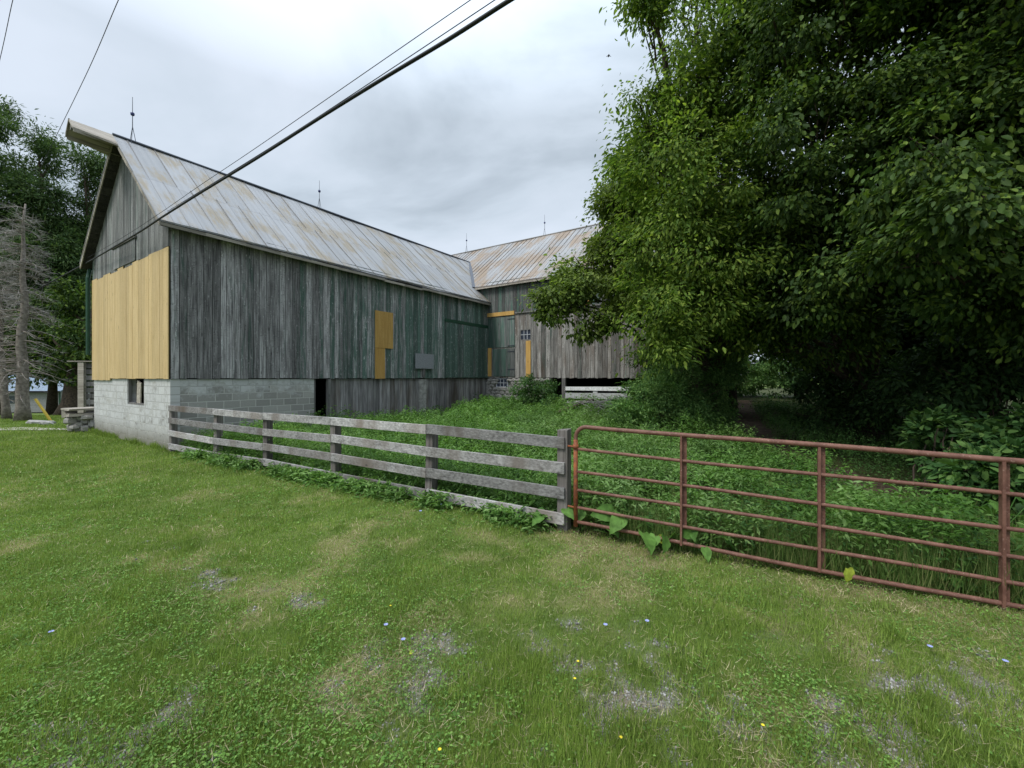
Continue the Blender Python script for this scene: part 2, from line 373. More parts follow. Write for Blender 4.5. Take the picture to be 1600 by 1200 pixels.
# rubble stone
M = NM('rubble_stone', .9, .2); q = M.noise(M.coord(), 14, 6, .7)
M.base(M.mix(q, M.mix(M.rnd(), (.20, .19, .17), (.44, .42, .38)), M.mix(M.rnd(), (.34, .33, .31), (.16, .15, .14)))); M.bump(q, .6, .02); m_stone = M.m

def leafmat(name, stops, trans=.35, rough=.6, tcol=(1.25, 1.35, .7), clump=.35, clscale=1.2, spec=.16):
    M = NM(name, rough, spec)
    c = M.ramp(M.rnd(), stops)
    cl = M.noise(M.coord(), clscale, 3)
    k = M.n('ShaderNodeMapRange', {0: cl, 1: .3, 2: .7, 3: 1 - clump, 4: 1 + clump}).outputs[0]
    c = M.mix(1., c, M.n('ShaderNodeCombineXYZ', {0: k, 1: k, 2: k}).outputs[0], 'MULTIPLY')
    M.base(c)
    tr = M.n('ShaderNodeBsdfTranslucent', {'Color': M.mix(1., c, (*tcol, 1), 'MULTIPLY')})
    mxs = M.n('ShaderNodeMixShader', {0: trans, 1: M.p.outputs[0], 2: tr.outputs[0]})
    M.t.links.new(mxs.outputs[0], M.out.inputs[0])
    return M.m
m_leafA = leafmat('bright_ash_leaves', [(0, (.06, .115, .02)), (.6, (.13, .21, .036)), (1, (.30, .39, .07))], .42)
m_leafB = leafmat('deep_green_maple_leaves', [(0, (.024, .052, .013)), (.7, (.06, .11, .022)), (1, (.15, .22, .035))], .28)
m_leafC = leafmat('olive_maple_leaves', [(0, (.055, .09, .022)), (.6, (.13, .19, .04)), (1, (.23, .30, .065))], .42)
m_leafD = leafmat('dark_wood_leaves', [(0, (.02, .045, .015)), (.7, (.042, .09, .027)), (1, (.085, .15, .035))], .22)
m_conif = leafmat('conifer_needles', [(0, (.035, .075, .025)), (.6, (.075, .13, .045)), (1, (.15, .21, .08))], .25, .6)
m_bush = leafmat('shrub_leaves', [(0, (.03, .08, .024)), (.6, (.065, .145, .04)), (1, (.13, .23, .06))], .3)
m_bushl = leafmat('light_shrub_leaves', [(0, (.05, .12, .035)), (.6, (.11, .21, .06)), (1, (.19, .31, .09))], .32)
m_weed = leafmat('nettle_weeds', [(0, (.05, .12, .025)), (.5, (.11, .22, .045)), (1, (.24, .37, .13))], .35, clscale=.9, clump=.3)
m_nettle = leafmat('pale_nettle_leaves', [(0, (.09, .18, .05)), (.6, (.17, .29, .09)), (1, (.32, .44, .2))], .3, clscale=1.5, clump=.25)
m_burd = leafmat('burdock_leaves', [(0, (.06, .15, .03)), (1, (.14, .27, .06))], .35, clscale=14, clump=.35)
m_yleaf = leafmat('yellowed_leaf', [(0, (.35, .45, .06)), (1, (.5, .55, .08))], .3, clscale=20)
m_grass = leafmat('lawn_grass', [(0, (.11, .18, .03)), (.4, (.205, .305, .055)), (.68, (.295, .39, .085)), (.82, (.38, .38, .16)), (1, (.52, .44, .27))], .3, .6, (1.1, 1.15, .8), clscale=.7, clump=.18, spec=.2)
m_tall = leafmat('tall_grass', [(0, (.07, .14, .03)), (.6, (.14, .23, .06)), (1, (.28, .28, .12))], .3, .6, clscale=1.5, clump=.2, spec=.2)
m_clover = leafmat('clover_leaves', [(0, (.07, .155, .03)), (.6, (.14, .27, .05)), (1, (.23, .37, .09))], .3, .6, clscale=2, clump=.2, spec=.2)
m_straw = leafmat('dead_grass_straw', [(0, (.20, .16, .08)), (1, (.50, .43, .27))], .1)
m_flower = simple('blue_chicory_petals', (.34, .38, .70), .7)
m_yflower = simple('yellow_petals', (.85, .68, .04), .7)

# ------------------------------------------------------------------ terrain
def gz(x, y):
    x = np.asarray(x, float); y = np.asarray(y, float)
    z = -1.9 * sstep(15, 46, y) * sstep(-12, -24, x)
    z = z + .34 * sstep(9, 18, y) * sstep(-4, 0, x) * (1 - sstep(60, 90, y))
    z = z + (noise2(x, y, .7, 5) - .5) * .07 * sstep(1, 3, np.hypot(x, y))
    return z
def gzf(x, y): return float(gz(np.array([x]), np.array([y]))[0])
FX = [-60, -8.36, -6.48, -4.86, -3.09, -1.22, .60, .72, 3.79, 8.0, 40]
FY = [200, 10.27, 9.0, 8.2, 7.15, 6.0, 4.95, 4.85, 3.24, 1.04, -15.7]
def fline(x): return np.interp(x, FX, FY)
U = np.array([.5526, .8334]); V2 = np.array([-.8336, .5524]); A0 = np.array([-8.36, 10.27]); C0 = np.array([-1.22, 21.04])
def inbarn(x, y, m=.0):
    dx = x - A0[0]; dy = y - A0[1]; u = dx * U[0] + dy * U[1]; v = dx * V2[0] + dy * V2[1]
    a = (u > -m) & (u < 13) & (v > -m) & (v < 6.57 + m)
    dx = x - C0[0]; dy = y - C0[1]; u = dx * U[0] + dy * U[1]; v = dx * V2[0] + dy * V2[1]
    return a | ((u > -m) & (u < 8.24 + m) & (v > -7.92 - m) & (v < 7))
def pathx(y): return np.interp(y, [5, 7, 10, 14, 17, 23, 30], [5.2, 5.6, 6.2, 7.8, 9.3, 12.6, 16.5])
def gravel(x, y):   # bare gravelly ground in the lawn near the drive
    g = noise2(x, y, 1.5, 21, 4) + .35 * noise2(x, y, 7, 31, 2) - .175
    near = 1 - sstep(2.4, 4.3, y - .10 * x + .25 * np.abs(x))
    near = np.maximum(near, .80 * (1 - sstep(.0, .75, np.abs(y - (4.6 - .55 * (x + 4.2))))) * sstep(-5.5, -4, x) * (1 - sstep(-1., .2, x)))
    h = noise2(x, y, 6.5, 61, 4)
    return sstep(.52, .76, (.36 * g + .64 * h) * (.45 + .68 * near))
def dry(x, y):
    d = .6 * noise2(x, y, 1.1, 44, 4) + .4 * noise2(x, y, 4.5, 45, 3)
    return np.clip(.85 * sstep(.47, .68, d) * (1 - sstep(5, 10, y) * .75) + .45 * sstep(.9, -.2, np.abs(y - fline(x) + .3)) * (x > .6), 0, 1)

gx = np.unique(np.concatenate([np.arange(-10, 10.01, .08), 10 * 1.09 ** np.arange(1, 60), -10 * 1.09 ** np.arange(1, 60)]))
gx = gx[np.abs(gx) < 1500]
gy = np.unique(np.concatenate([np.arange(-3, 9.01, .08), 9 * 1.05 ** np.arange(1, 106), -3 - 3 * 1.3 ** np.arange(0, 20)]))
gy = gy[(gy < 1500) & (gy > -400)]
XX, YY = np.meshgrid(gx, gy); ZZ = gz(XX, YY)
nx, ny = len(gx), len(gy)
me = bpy.data.meshes.new('ground'); me.vertices.add(nx * ny)
me.vertices.foreach_set('co', np.stack([XX, YY, ZZ], -1).astype(np.float32).ravel())
i0 = (np.arange(ny - 1)[:, None] * nx + np.arange(nx - 1)[None, :]).ravel()
LV = np.stack([i0, i0 + 1, i0 + nx + 1, i0 + nx], -1).astype(np.int32)
me.loops.add(LV.size); me.loops.foreach_set('vertex_index', LV.ravel()); me.polygons.add(len(i0))
me.polygons.foreach_set('loop_start', (np.arange(len(i0)) * 4).astype(np.int32))
me.update(calc_edges=True); me.polygons.foreach_set('use_smooth', [True] * len(i0))
for nm, fn in (('gravel', gravel), ('dry', dry), ('wild', lambda x, y: ((y > fline(x)) & (x > -8.5) & (y < 60)) * 1.)):
    a = me.attributes.new(nm, 'FLOAT', 'POINT'); a.data.foreach_set('value', fn(XX, YY).astype(np.float32).ravel())
M = NM('lawn_soil', .95, .1)
v = M.coord(); nA = M.noise(v, .5, 6, .6); nB = M.noise(v, 7, 6, .7); nC = M.noise(v, 70, 4, .7)
gc = M.mix(nA, (.08, .13, .028), (.13, .195, .042)); gc = M.mix(M.math('MULTIPLY', nB, .6), gc, (.09, .13, .035)); gc = M.mix(M.ramp(nC, [(.45, 0.), (.7, .6)]), gc, (.05, .07, .02))
gc = M.mix(M.math('MULTIPLY', M.attr('dry'), .75), gc, (.25, .21, .11))
vo = M.n('ShaderNodeTexVoronoi', {'Vector': v, 'Scale': 75.}); gr = M.mix(vo.outputs['Color'], (.16, .145, .13), (.37, .355, .34)); gr = M.mix(M.ramp(vo.outputs['Distance'], [(.4, 0.), (.8, .8)]), gr, (.10, .08, .065))
gr = M.mix(M.ramp(nB, [(.38, 0.), (.6, .85)]), gr, (.19, .155, .11))
gc = M.mix(M.attr('gravel'), gc, gr)
gc = M.mix(M.math('MULTIPLY', M.attr('wild'), .9), gc, M.mix(nB, (.03, .045, .015), (.06, .055, .03)))
M.base(gc); M.bump(M.math('ADD', nC, nB), .6, .02)
me.materials.append(M.m)
g = bpy.data.objects.new('ground', me); COL.objects.link(g); tag(g, kind='structure')

def strip(name, xs0, xs1, ys, mat, dz=.012):
    mb = MB()
    for i in range(len(ys) - 1):
        for k in range(6):
            q = []
            for (j, t) in ((i, k / 6), (i, (k + 1) / 6), (i + 1, (k + 1) / 6), (i + 1, k / 6)):
                x = xs0[j] * (1 - t) + xs1[j] * t; q.append((x, ys[j], gzf(x, ys[j]) + dz))
            mb.face(q)
    o = mb.build(name, mat); return tag(o, kind='structure')
m_dirt = simple('bare_dirt', (.085, .062, .045), .95, .1, 0, .5, 5., (.04, .03, .022), .8)
m_lane = simple('pale_gravel', (.42, .40, .35), .95, .1, 0, .3, 4., (.27, .26, .2), .5)
ys = np.arange(6.5, 27, .25)
strip('dirt_path', [pathx(y) - .5 - .3 * noise2(y, 0, 1.3, 3) for y in ys], [pathx(y) + .45 + .3 * noise2(y, 5, 1.3, 4) for y in ys], ys, m_dirt)
# a gravel lane crossing behind the gable
mb = MB(); xs = np.arange(-60, -14.8, .5)
for i in range(len(xs) - 1):
    q = []
    for x, s_ in ((xs[i], 0), (xs[i + 1], 0), (xs[i + 1], 1), (xs[i], 1)):
        yc = 14.6 + .03 * (x + 15) + .1 * math.sin(x * 1.3); y = yc + (s_ - .5) * (.75 + .15 * math.sin(x * 2.1 + s_)); q.append((x, y, gzf(x, y) + .02))
    mb.face(q)
tag(mb.build('gravel_lane', m_lane), kind='structure')

# ------------------------------------------------------------------ barn with the hay hood
ROT = math.atan2(.8334, .5526)
def T1(px, py):   # pixel -> (along, z) on the long wall
    r = (px - 800) / F; t = (A0[0] - r * A0[1]) / (r * U[1] - U[0]); y = A0[1] + t * U[1]; return t, CAMZ + (HOR - py) / F * y
def TG(px, py):   # gable wall
    r = (px - 800) / F; t = (A0[0] - r * A0[1]) / (r * V2[1] - V2[0]); y = A0[1] + t * V2[1]; return t, CAMZ + (HOR - py) / F * y
def T2(px, py):   # front wall of the second barn, along local Y (negative = towards the right)
    r = (px - 800) / F; t = (C0[0] - r * C0[1]) / (r * V2[1] - V2[0]); y = C0[1] + t * V2[1]; return t, CAMZ + (HOR - py) / F * y

def board_wall(mb, ax, a0, a1, z0, z1, off, th, w=.2, holes=(), sag=.012, gap=.014, ztop2=None, out=-1):
    """vertical boards along local axis ax; z0,z1 numbers or functions of the position; off = plane of the back of the boards, outward side = out"""
    fz0 = z0 if callable(z0) else (lambda a: z0); fz1 = z1 if callable(z1) else (lambda a: z1)
    cuts = [a0]
    while cuts[-1] < a1 - w * .6: cuts.append(min(a1, cuts[-1] + w * random.uniform(.75, 1.3)))
    if cuts[-1] < a1: cuts.append(a1)
    for h in holes:
        for e_ in h[:2]:
            if a0 < e_ < a1: cuts.append(e_)
    cuts = sorted(set(cuts)); lastr = random.random()
    for i in range(len(cuts) - 1):
        b0, b1 = cuts[i], cuts[i + 1]
        if b1 - b0 < .012: continue
        lastr = random.random(); t = th + random.uniform(0, .008); m = (b0 + b1) / 2
        segs = [(None, None)]
        hs = sorted([h for h in holes if h[0] < m < h[1]], key=lambda h: h[2])
        zs = [(fz0(b0) - random.uniform(0, sag), fz0(b1) - random.uniform(0, sag))]; tops = []
        for h in hs: tops.append((h[2], h[2])); zs.append((h[3], h[3]))
        tops.append((fz1(b0), fz1(b1)))
        for (l0, l1), (t0, t1) in zip(zs, tops):
            if t0 - l0 < .02 and t1 - l1 < .02: continue
            c0, c1 = b0 + gap / 2, b1 - gap / 2; o0 = off; o1 = off + out * t; tw = random.uniform(-.002, .002)
            if ax == 0: P = [(c0, o1 + tw, l0), (c1, o1 - tw, l1), (c1, o0, l1), (c0, o0, l0), (c0, o1, t0), (c1, o1, t1), (c1, o0, t1), (c0, o0, t0)]
            else: P = [(o1 + tw, c0, l0), (o0, c0, l0), (o0, c1, l1), (o1 - tw, c1, l1), (o1, c0, t0), (o0, c0, t0), (o0, c1, t1), (o1, c1, t1)]
            mb.hexa(P, lastr)

B1 = empty('barn', (A0[0], A0[1], 0), ROT, 'long grey green plank barn with boarded gable, hay hood and concrete block base', 'barn')
L1 = 12.92; W1 = 6.57; Z0 = 1.79; ZE = 5.76; SL = .88; ZR = ZE + SL * W1 / 2
doorH = (T1(491, 0)[0], T1(516, 0)[0])
# long wall
mb = MB(); board_wall(mb, 0, 0.0, L1 - .01, Z0, 5.70, 0, .028, .19, sag=.03)
mb.build('plank_wall', m_sidelong, B1)['label'] = 'long plank wall with worn green paint'
mb = MB(); mb.box(0, .14, .0, .14, Z0, 5.7)      # corner studs, and dark sheets added behind the boards to block daylight
mb.box(.02, L1, .03, .05, Z0 - .03, 5.72); mb.box(.03, .05, .05, W1 - .02, Z0, 4.9)
mb.box(.02, L1 - .02, W1 - .06, W1 - .04, -.4, 5.6)
mb.box(.2, L1, .2, W1 - .1, Z0 - .06, Z0 - .035); mb.box(L1 - .02, L1, .05, W1 - .1, -.4, 5.6)
mb.build('dark_backing', m_dark, B1)
# gable boards above, fresh pine below
def zpine(y):
    st = [4.99, 5.0, 4.97, 4.99, 4.93, 5.0, 4.94, 4.99, 4.95, 5.0]
    return st[int(max(0, min(W1 - .01, y)) / W1 * len(st))]
def groof(y): return ZE + SL * min(y, W1 - y) - .06
mb = MB()
ycut = sorted(set(list(np.arange(0, W1, .2)) + [W1 / 2, W1]))
for i in range(len(ycut) - 1):
    b0, b1 = ycut[i], ycut[i + 1]; t = .03 + random.uniform(0, .008); zb = zpine((b0 + b1) / 2) + random.uniform(-.01, .03); r_ = random.random()
    hy = TG(215, 0)[0], TG(181, 0)[0]
    mb.hexa([(-t, b0 + .003, zb), (0, b0 + .003, zb), (0, b1 - .003, zb), (-t, b1 - .003, zb), (-t, b0 + .003, groof(b0)), (0, b0 + .003, groof(b0)), (0, b1 - .003, groof(b1)), (-t, b1 - .003, groof(b1))], r_)
mb.build('gable_wall', m_gable, B1)
mb = MB(); h0, hz1 = TG(215, 371); h1, _ = TG(181, 385)
for k in range(7): mb.box(-.06, -.04, h0 + (h1 - h0) * k / 7 + .004, h0 + (h1 - h0) * (k + 1) / 7 - .004, 5.02, 5.62)
ht = mb.build('hay_hatch', m_gable, B1)
mb = MB(); mb.box(-.09, -.04, h0 - .08, h1 + .08, 5.63, 5.70); mb.build('door_track', m_old, ht)
mb = MB()
y = -.028
while y < W1 - .05:
    y2 = min(W1, y + random.uniform(.2, .3)); ztop = zpine((y + y2) / 2) - .0
    dz = .02 * math.sin(y * 1.1) ; zb = Z0 - .0 - (.07 if y > 4.6 else .02) + random.uniform(-.008, .008)
    t = .052 + random.uniform(0, .006)
    mb.hexa([(-t, y + .004, zb), (-.032, y + .004, zb), (-.032, y2 - .002, zb), (-t, y2 - .002, zb), (-t, y + .002, ztop), (-.032, y + .002, ztop), (-.032, y2 - .002, ztop), (-t, y2 - .002, ztop)])
    y = y2
mb.build('boarded_panel', m_pine, B1)['label'] = 'fresh yellow pine boards covering the lower gable'
# block base
wy0, wz0 = TG(225, 634); wy1, wz1 = TG(199, 594); wz1 = Z0
mb = MB(); 
mb.box(.0, .2, .0, wy0, -.3, Z0 - .03); mb.box(.0, .2, wy1, W1, -.3, Z0 - .03); mb.box(.0, .2, wy0, wy1, -.3, wz0)
mb.build('block_base', m_blkgable, B1)['label'] = 'whitewashed block base under the gable'
mb = MB(); mb.box(.203, doorH[0], .012, .2, -.3, Z0 - .035)
mb.build('block_base', m_blkside, B1)['label'] = 'grey block base under the long wall'
# window opening in the gable base with a hanging board
mb = MB(); mb.box(.02, .08, wy0, wy0 + .05, wz0, Z0 - .03); mb.box(.02, .08, wy1 - .05, wy1, wz0, Z0 - .03); mb.box(.01, .09, wy0 + .05, wy1 - .05, wz0, wz0 + .05)
wf = mb.build('window', m_old, B1)
mb = MB(); mb.beam((.06, wy0 + .62, wz0 + .03), (.02, wy0 + .42, Z0 - .1), .03, .3, .5, up=(0, 1, .2)); mb.beam((.10, wy0 + .2, wz0 + .06), (.10, wy0 + .42, Z0 - .2), .02, .08, .2, up=(0, 1, 0))
mb.build('broken_shutter', m_slab, wf)
# door opening, lower board wall, pier
mb = MB(); mb.box(doorH[1] - .09, doorH[1] + .02, -.03, .1, -.1, Z0 - .04); mb.box(doorH[0] - .0, doorH[0] + .05, .01, .12, -.1, Z0 - .04)
mb.build('door_frame', m_old, B1)
pr = (T1(655, 0)[0], T1(666, 0)[0])
mb = MB(); board_wall(mb, 0, doorH[1] + .02, L1 - .02, -.2, Z0 - .035, .07, .03, .17, holes=[(pr[0], pr[1], -.2, Z0 - .04)], sag=.0)
mb.build('lower_plank_wall', m_lower, B1)
mb = MB(); mb.box(doorH[1] + .02, L1, .08, .1, -.2, Z0 - .05); mb.build('lower_dark_backing', m_dark, B1)  # dark sheet added behind the boards in place of the unlit interior
mb = MB()
for k in range(9): mb.box(pr[0], pr[1], -.01, .07, -.1 + k * .205, -.1 + k * .205 + .195, j=.004)
mb.build('concrete_pier', m_concrete, B1)
# boards over openings on the long wall
def panel(name, x0, x1, z0, z1, mat, d0=.045, d1=.065, n=1, label=None, parent=None):
    mb = MB()
    for k in range(n): mb.box(x0 + (x1 - x0) * k / n + .002, x0 + (x1 - x0) * (k + 1) / n - .002, -d1, -d0, z0, z1)
    o = mb.build(name, mat, parent or B1)
    if label: o['label'] = label
    return o
a, zt = T1(584.5, 486); b, _ = T1(612.5, 0); zb = T1(598, 544)[1]
panel('plywood_patch', a, b, zb, T1(598, 487)[1], m_ply, .045, .065, 1, 'square yellow plywood patch on the long wall')
a2, _ = T1(584.5, 0); b2, _ = T1(600, 0); panel('plywood_patch', a2, b2, Z0 - .03, zb - .004, m_ply, .042, .058, 1, 'narrow yellow board below the square patch')
a, _ = T1(646, 0); b, _ = T1(674.5, 0); bb = panel('backboard', a, b, T1(660, 576)[1], T1(660, 553)[1], m_grid, .10, .12, 1, 'grey rectangular backboard on the green planks')
mb = MB(); mb.box((a + b) / 2 - .05, (a + b) / 2 + .05, -.1, -.04, T1(660, 590)[1], T1(660, 560)[1]); mb.build('bracket', m_old, bb)
# upper door track line on the green part
a, _ = T1(694, 0); mb = MB(); mb.box(a, L1 - .03, -.075, -.036, T1(740, 510)[1], T1(740, 506)[1] + .02)
mb.build('door_track', m_green, B1)
mb = MB(); board_wall(mb, 0, a + .04, L1 - .03, Z0 + .02, T1(740, 510)[1] - .01, -.04, .022, .2, sag=.01)
mb.build('sliding_door', m_sidelong, B1)
# roof
def roof_slab(mb, x0, x1, y0, zlo, y1, zhi, th=.05, nx_=1, wob=0.):
    """sheet from (y0,zlo) up to (y1,zhi), running x0..x1, with uv = (along, up)"""
    ln = math.hypot(y1 - y0, zhi - zlo); N_ = 24
    for i in range(N_):
        u0 = x0 + (x1 - x0) * i / N_; u1 = x0 + (x1 - x0) * (i + 1) / N_
        for j in range(4):
            q = []
            for (uu, jj) in ((u0, j), (u1, j), (u1, j + 1), (u0, j + 1)):
                t = jj / 4; sg = -wob * math.sin(math.pi * (uu - x0) / (x1 - x0)) * (1 - .3 * t) + .018 * math.sin(uu * 1.9 + jj)
                q.append((uu, y0 + (y1 - y0) * t, zlo + (zhi - zlo) * t + sg))
            uv = [(u0, j / 4 * ln), (u1, j / 4 * ln), (u1, (j + 1) / 4 * ln), (u0, (j + 1) / 4 * ln)]
            mb.face(q, 0, uv); mb.face([(p[0], p[1], p[2] - th) for p in q][::-1], 0, uv)
    def side(a_, b_, uva, uvb): mb.face([a_, b_, (b_[0], b_[1], b_[2] - th), (a_[0], a_[1], a_[2] - th)], 0, [uva, uvb, uvb, uva])
    side((x0, y0, zlo), (x1, y0, zlo), (x0, 0), (x1, 0)); side((x0, y1, zhi), (x0, y0, zlo), (x0, ln), (x0, 0)); side((x1, y0, zlo), (x1, y1, zhi), (x1, 0), (x1, ln))
EV = .25; OV = .30; XR = 15.5
RF = MB()
roof_slab(RF, -OV, XR, -EV, ZE - SL * EV, W1 / 2, ZR, .04, wob=.05)
roof_slab(RF, -OV, XR, W1 + EV, ZE - SL * EV, W1 / 2, ZR, .04)
roof = RF.build('roof', m_roof1, B1, uv=True); roof['label'] = 'grey sheet metal roof with faint rust'
mb = MB()     # raised standing ribs
sx = -OV + .02; row = [(0., .33), (.33, .66), (.66, 1.)]
for (t0, t1) in ((0, .5), (.5, 1.)):
    sx = -OV + (.3 if t0 else 0)
    while sx < XR:
        y0_ = -EV + (W1 / 2 + EV) * t0; y1_ = -EV + (W1 / 2 + EV) * t1; z0_ = ZE + SL * y0_; z1_ = ZE + SL * y1_
        sgx = lambda uu, t: -.05 * math.sin(math.pi * (uu + OV) / (XR + OV)) * (1 - .3 * t)
        mb.beam((sx, y0_, z0_ + sgx(sx, t0) + .006), (sx + random.uniform(-.03, .03), y1_, z1_ + sgx(sx, t1) + .006), .014, .018, up=(0, -SL, 1))
        sx += .62
mb.build('seam', m_roof1, roof)
mb = MB()     # fascia and barge boards, rough sheathing under the sheets
n_ = 14
for k in range(n_):
    x0 = -OV + .02 + (12.9 + OV) * k / n_; x1 = -OV + .02 + (12.9 + OV) * (k + 1) / n_
    s0 = -.05 * math.sin(math.pi * (x0 + OV) / (XR + OV)); s1 = -.05 * math.sin(math.pi * (x1 + OV) / (XR + OV)); zf = ZE - SL * EV - .05 - (.03 if 6 < k < 9 else 0) + random.uniform(-.008, .008)
    mb.hexa([(x0, -EV + .005, zf - .08 + s0), (x1, -EV + .005, zf - .08 + s1), (x1, -EV + .03, zf - .08 + s1), (x0, -EV + .03, zf - .08 + s0), (x0, -EV + .005, zf + s0), (x1, -EV + .005, zf + s1), (x1, -EV + .03, zf + s1), (x0, -EV + .03, zf + s0)])
mb.build('fascia', m_slab, roof)
mb = MB()
for sgn in (0, 1):
    f = (lambda y: y) if sgn == 0 else (lambda y: W1 - y)
    nb = 9
    for k in range(nb):
        ya = -EV + (W1 / 2 + EV - .05) * k / nb; yb = -EV + (W1 / 2 + EV - .05) * (k + 1) / nb - .01; za = ZE + SL * ya - .05; zb_ = ZE + SL * yb - .05; d_ = .09 + random.uniform(0, .035)
        mb.hexa([(-OV + .01, f(ya), za - d_), (-OV + .035, f(ya), za - d_), (-OV + .035, f(yb), zb_ - d_), (-OV + .01, f(yb), zb_ - d_), (-OV + .01, f(ya), za), (-OV + .035, f(ya), za), (-OV + .035, f(yb), zb_), (-OV + .01, f(yb), zb_)])
mb.build('barge_board', m_slab, roof)
mb = MB()
for sgn in (0, 1):
    f = (lambda y: y) if sgn == 0 else (lambda y: W1 - y)
    for k in range(16):
        ya = -EV + .01 + (W1 / 2 + EV - .05) * k / 16; yb = ya + .2; za = ZE + SL * ya - .13; zb_ = ZE + SL * yb - .13
        mb.hexa([(-OV + .04, f(ya), za - .025), (XR - .1, f(ya), za - .025), (XR - .1, f(yb), zb_ - .025), (-OV + .04, f(yb), zb_ - .025), (-OV + .04, f(ya), za), (XR - .1, f(ya), za), (XR - .1, f(yb), zb_), (-OV + .04, f(yb), zb_)])
mb.build('sheathing', m_sheath, roof)
mb = MB(); mb.tube([(-OV, W1 / 2, ZR + .01), (XR, W1 / 2, ZR + .01)], .045, 8); mb.build('ridge_cap', m_steel, roof)
# hay hood
HX = -1.16; hd = .46
mb = MB()
for sgn in (-1, 1):
    y1_ = W1 / 2 + sgn * hd; z1_ = ZR - SL * hd
    P = [(HX, W1 / 2, ZR), (-OV, W1 / 2, ZR), (-OV, y1_, z1_), (HX, y1_ - sgn * .12, z1_ + .1)]
    N2 = [(p[0], p[1], p[2] - .05) for p in P]
    b_ = [N2[3], N2[2], N2[1], N2[0], P[3], P[2], P[1], P[0]]
    mb.hexa([N2[0], N2[1], N2[2], N2[3], P[0], P[1], P[2], P[3]])
hood = mb.build('hay_hood', m_slab, B1); hood['label'] = 'short projecting roof peak over the gable'
mb = MB()
mb.beam((HX + .03, W1 / 2, ZR - .2), (0, W1 / 2, ZR - .2), .09, .14); mb.build('hoist_beam', m_old, hood)
mb = MB()
mb.hexa([(HX - .01, W1 / 2 + hd - .13, ZR - SL * hd + .03), (HX + .02, W1 / 2 + hd - .13, ZR - SL * hd + .03), (HX + .02, W1 / 2, ZR - .06), (HX - .01, W1 / 2, ZR - .06), (HX - .01, W1 / 2 + hd - .13, ZR - SL * hd + .13), (HX + .02, W1 / 2 + hd - .13, ZR - SL * hd + .13), (HX + .02, W1 / 2, ZR + .02), (HX - .01, W1 / 2, ZR + .02)])
mb.box(HX + .02, -.06, W1 / 2 + hd - .16, W1 / 2 + hd - .12, ZR - SL * hd - .02, ZR - SL * hd + .1)
mb.box(HX + .02, -.06, W1 / 2 - hd + .10, W1 / 2 - hd + .13, ZR - SL * hd - .03, ZR - SL * hd + .07)
mb.build('hood_trim', m_slab, hood)
def rod(parent, x, y, z, h):
    mb = MB(); mb.tube([(x, y, z + .35), (x, y, z + h)], [.011, .006], 6)
    for k in range(3):
        a_ = k * 2.1; mb.tube([(x + .1 * math.cos(a_), y + .1 * math.sin(a_), z - .12), (x, y, z + .45)], .008, 5)
    r_ = mb.build('lightning_rod', m_steel, parent)
    mb = MB(); mb.rock((x, y, z + h * .62), .05, .05, .05, n=10, m=8, j=0); mb.build('glass_ball', m_glassball, r_, smooth=True)
def ridge1(px):
    r = (px - 800) / F; o = A0 + V2 * W1 / 2; return (o[0] - r * o[1]) / (r * U[1] - U[0])
rod(B1, ridge1(207), W1 / 2, ZR, 1.3); rod(B1, ridge1(499), W1 / 2, ZR, 1.15)
# green downspout and boards at the far gable corner
mb = MB(); mb.tube([(-.12, W1 + .12, 2.55), (-.12, W1 + .14, 5.1), (-.05, W1 + .25, 5.4)], .055, 8); mb.build('downspout', m_green, B1)

# ------------------------------------------------------------------ second barn
B2 = empty('barn', (C0[0], C0[1], 0), ROT, 'taller brown grey barn with streaky rusty roof standing crosswise behind the yard', 'barn')
ZE2 = 6.57; S2 = .805; D2 = 8.24; YR = -7.92; YL = 7.0; ZR2 = ZE2 + S2 * D2 / 2
zbat = T2(860, 484)[1]
yd = T2(806, 0)[0]
mb = MB(); op0 = T2(861, 0)[0]
def board2(mb, y0, y1, z0, z1, off, th, w=.2, holes=(), sag=.02): board_wall(mb, 1, y0, y1, z0, z1, off, th, w, holes, sag)
wy = (T2(830.5, 0)[0], T2(813, 0)[0]); wz = (T2(820, 531.5)[1], T2(820, 514.5)[1])
board2(mb, YR, -.02, Z0 + .02, zbat + .05, 0, .03, .19, holes=[(wy[0], wy[1], wz[0], wz[1])], sag=.05)
mb.build('plank_wall', m_side2, B2)['label'] = 'brown grey lower plank wall'
mb = MB(); board2(mb, YR, .6, zbat, ZE2 - .04, -.04, .03, .19, sag=.01)
mb.build('plank_wall', m_side2up, B2)['label'] = 'darker grey upper planks overlapping the lower ones'
mb = MB(); mb.box(-.1, -.072, YR, yd, zbat - .03, zbat + .03); mb.build('batten', m_old, B2)
mb = MB()
mb.box(.03, .05, YR, -.02, Z0, wz[0]); mb.box(.03, .05, YR, -.02, wz[1], ZE2 - .1); mb.box(.03, .05, YR, wy[0], wz[0], wz[1]); mb.box(.03, .05, wy[1], -.02, wz[0], wz[1])
mb.box(.05, D2, YR + .06, YL, Z0 + .0, Z0 + .05); mb.box(D2 - .1, D2 - .05, YR, YL, -.1, ZE2 - .1); mb.box(.05, D2 - .1, YR + .04, YR + .08, Z0, ZE2 - .1); mb.box(.3, D2 - .1, YL - .08, YL - .04, Z0, ZE2 - .1)
mb.box(.2, D2 - .1, op0 + .3, op0 + .35, -.1, Z0)
mb.build('dark_backing', m_dark, B2)  # dark sheets added inside the walls so gaps and openings stay unlit
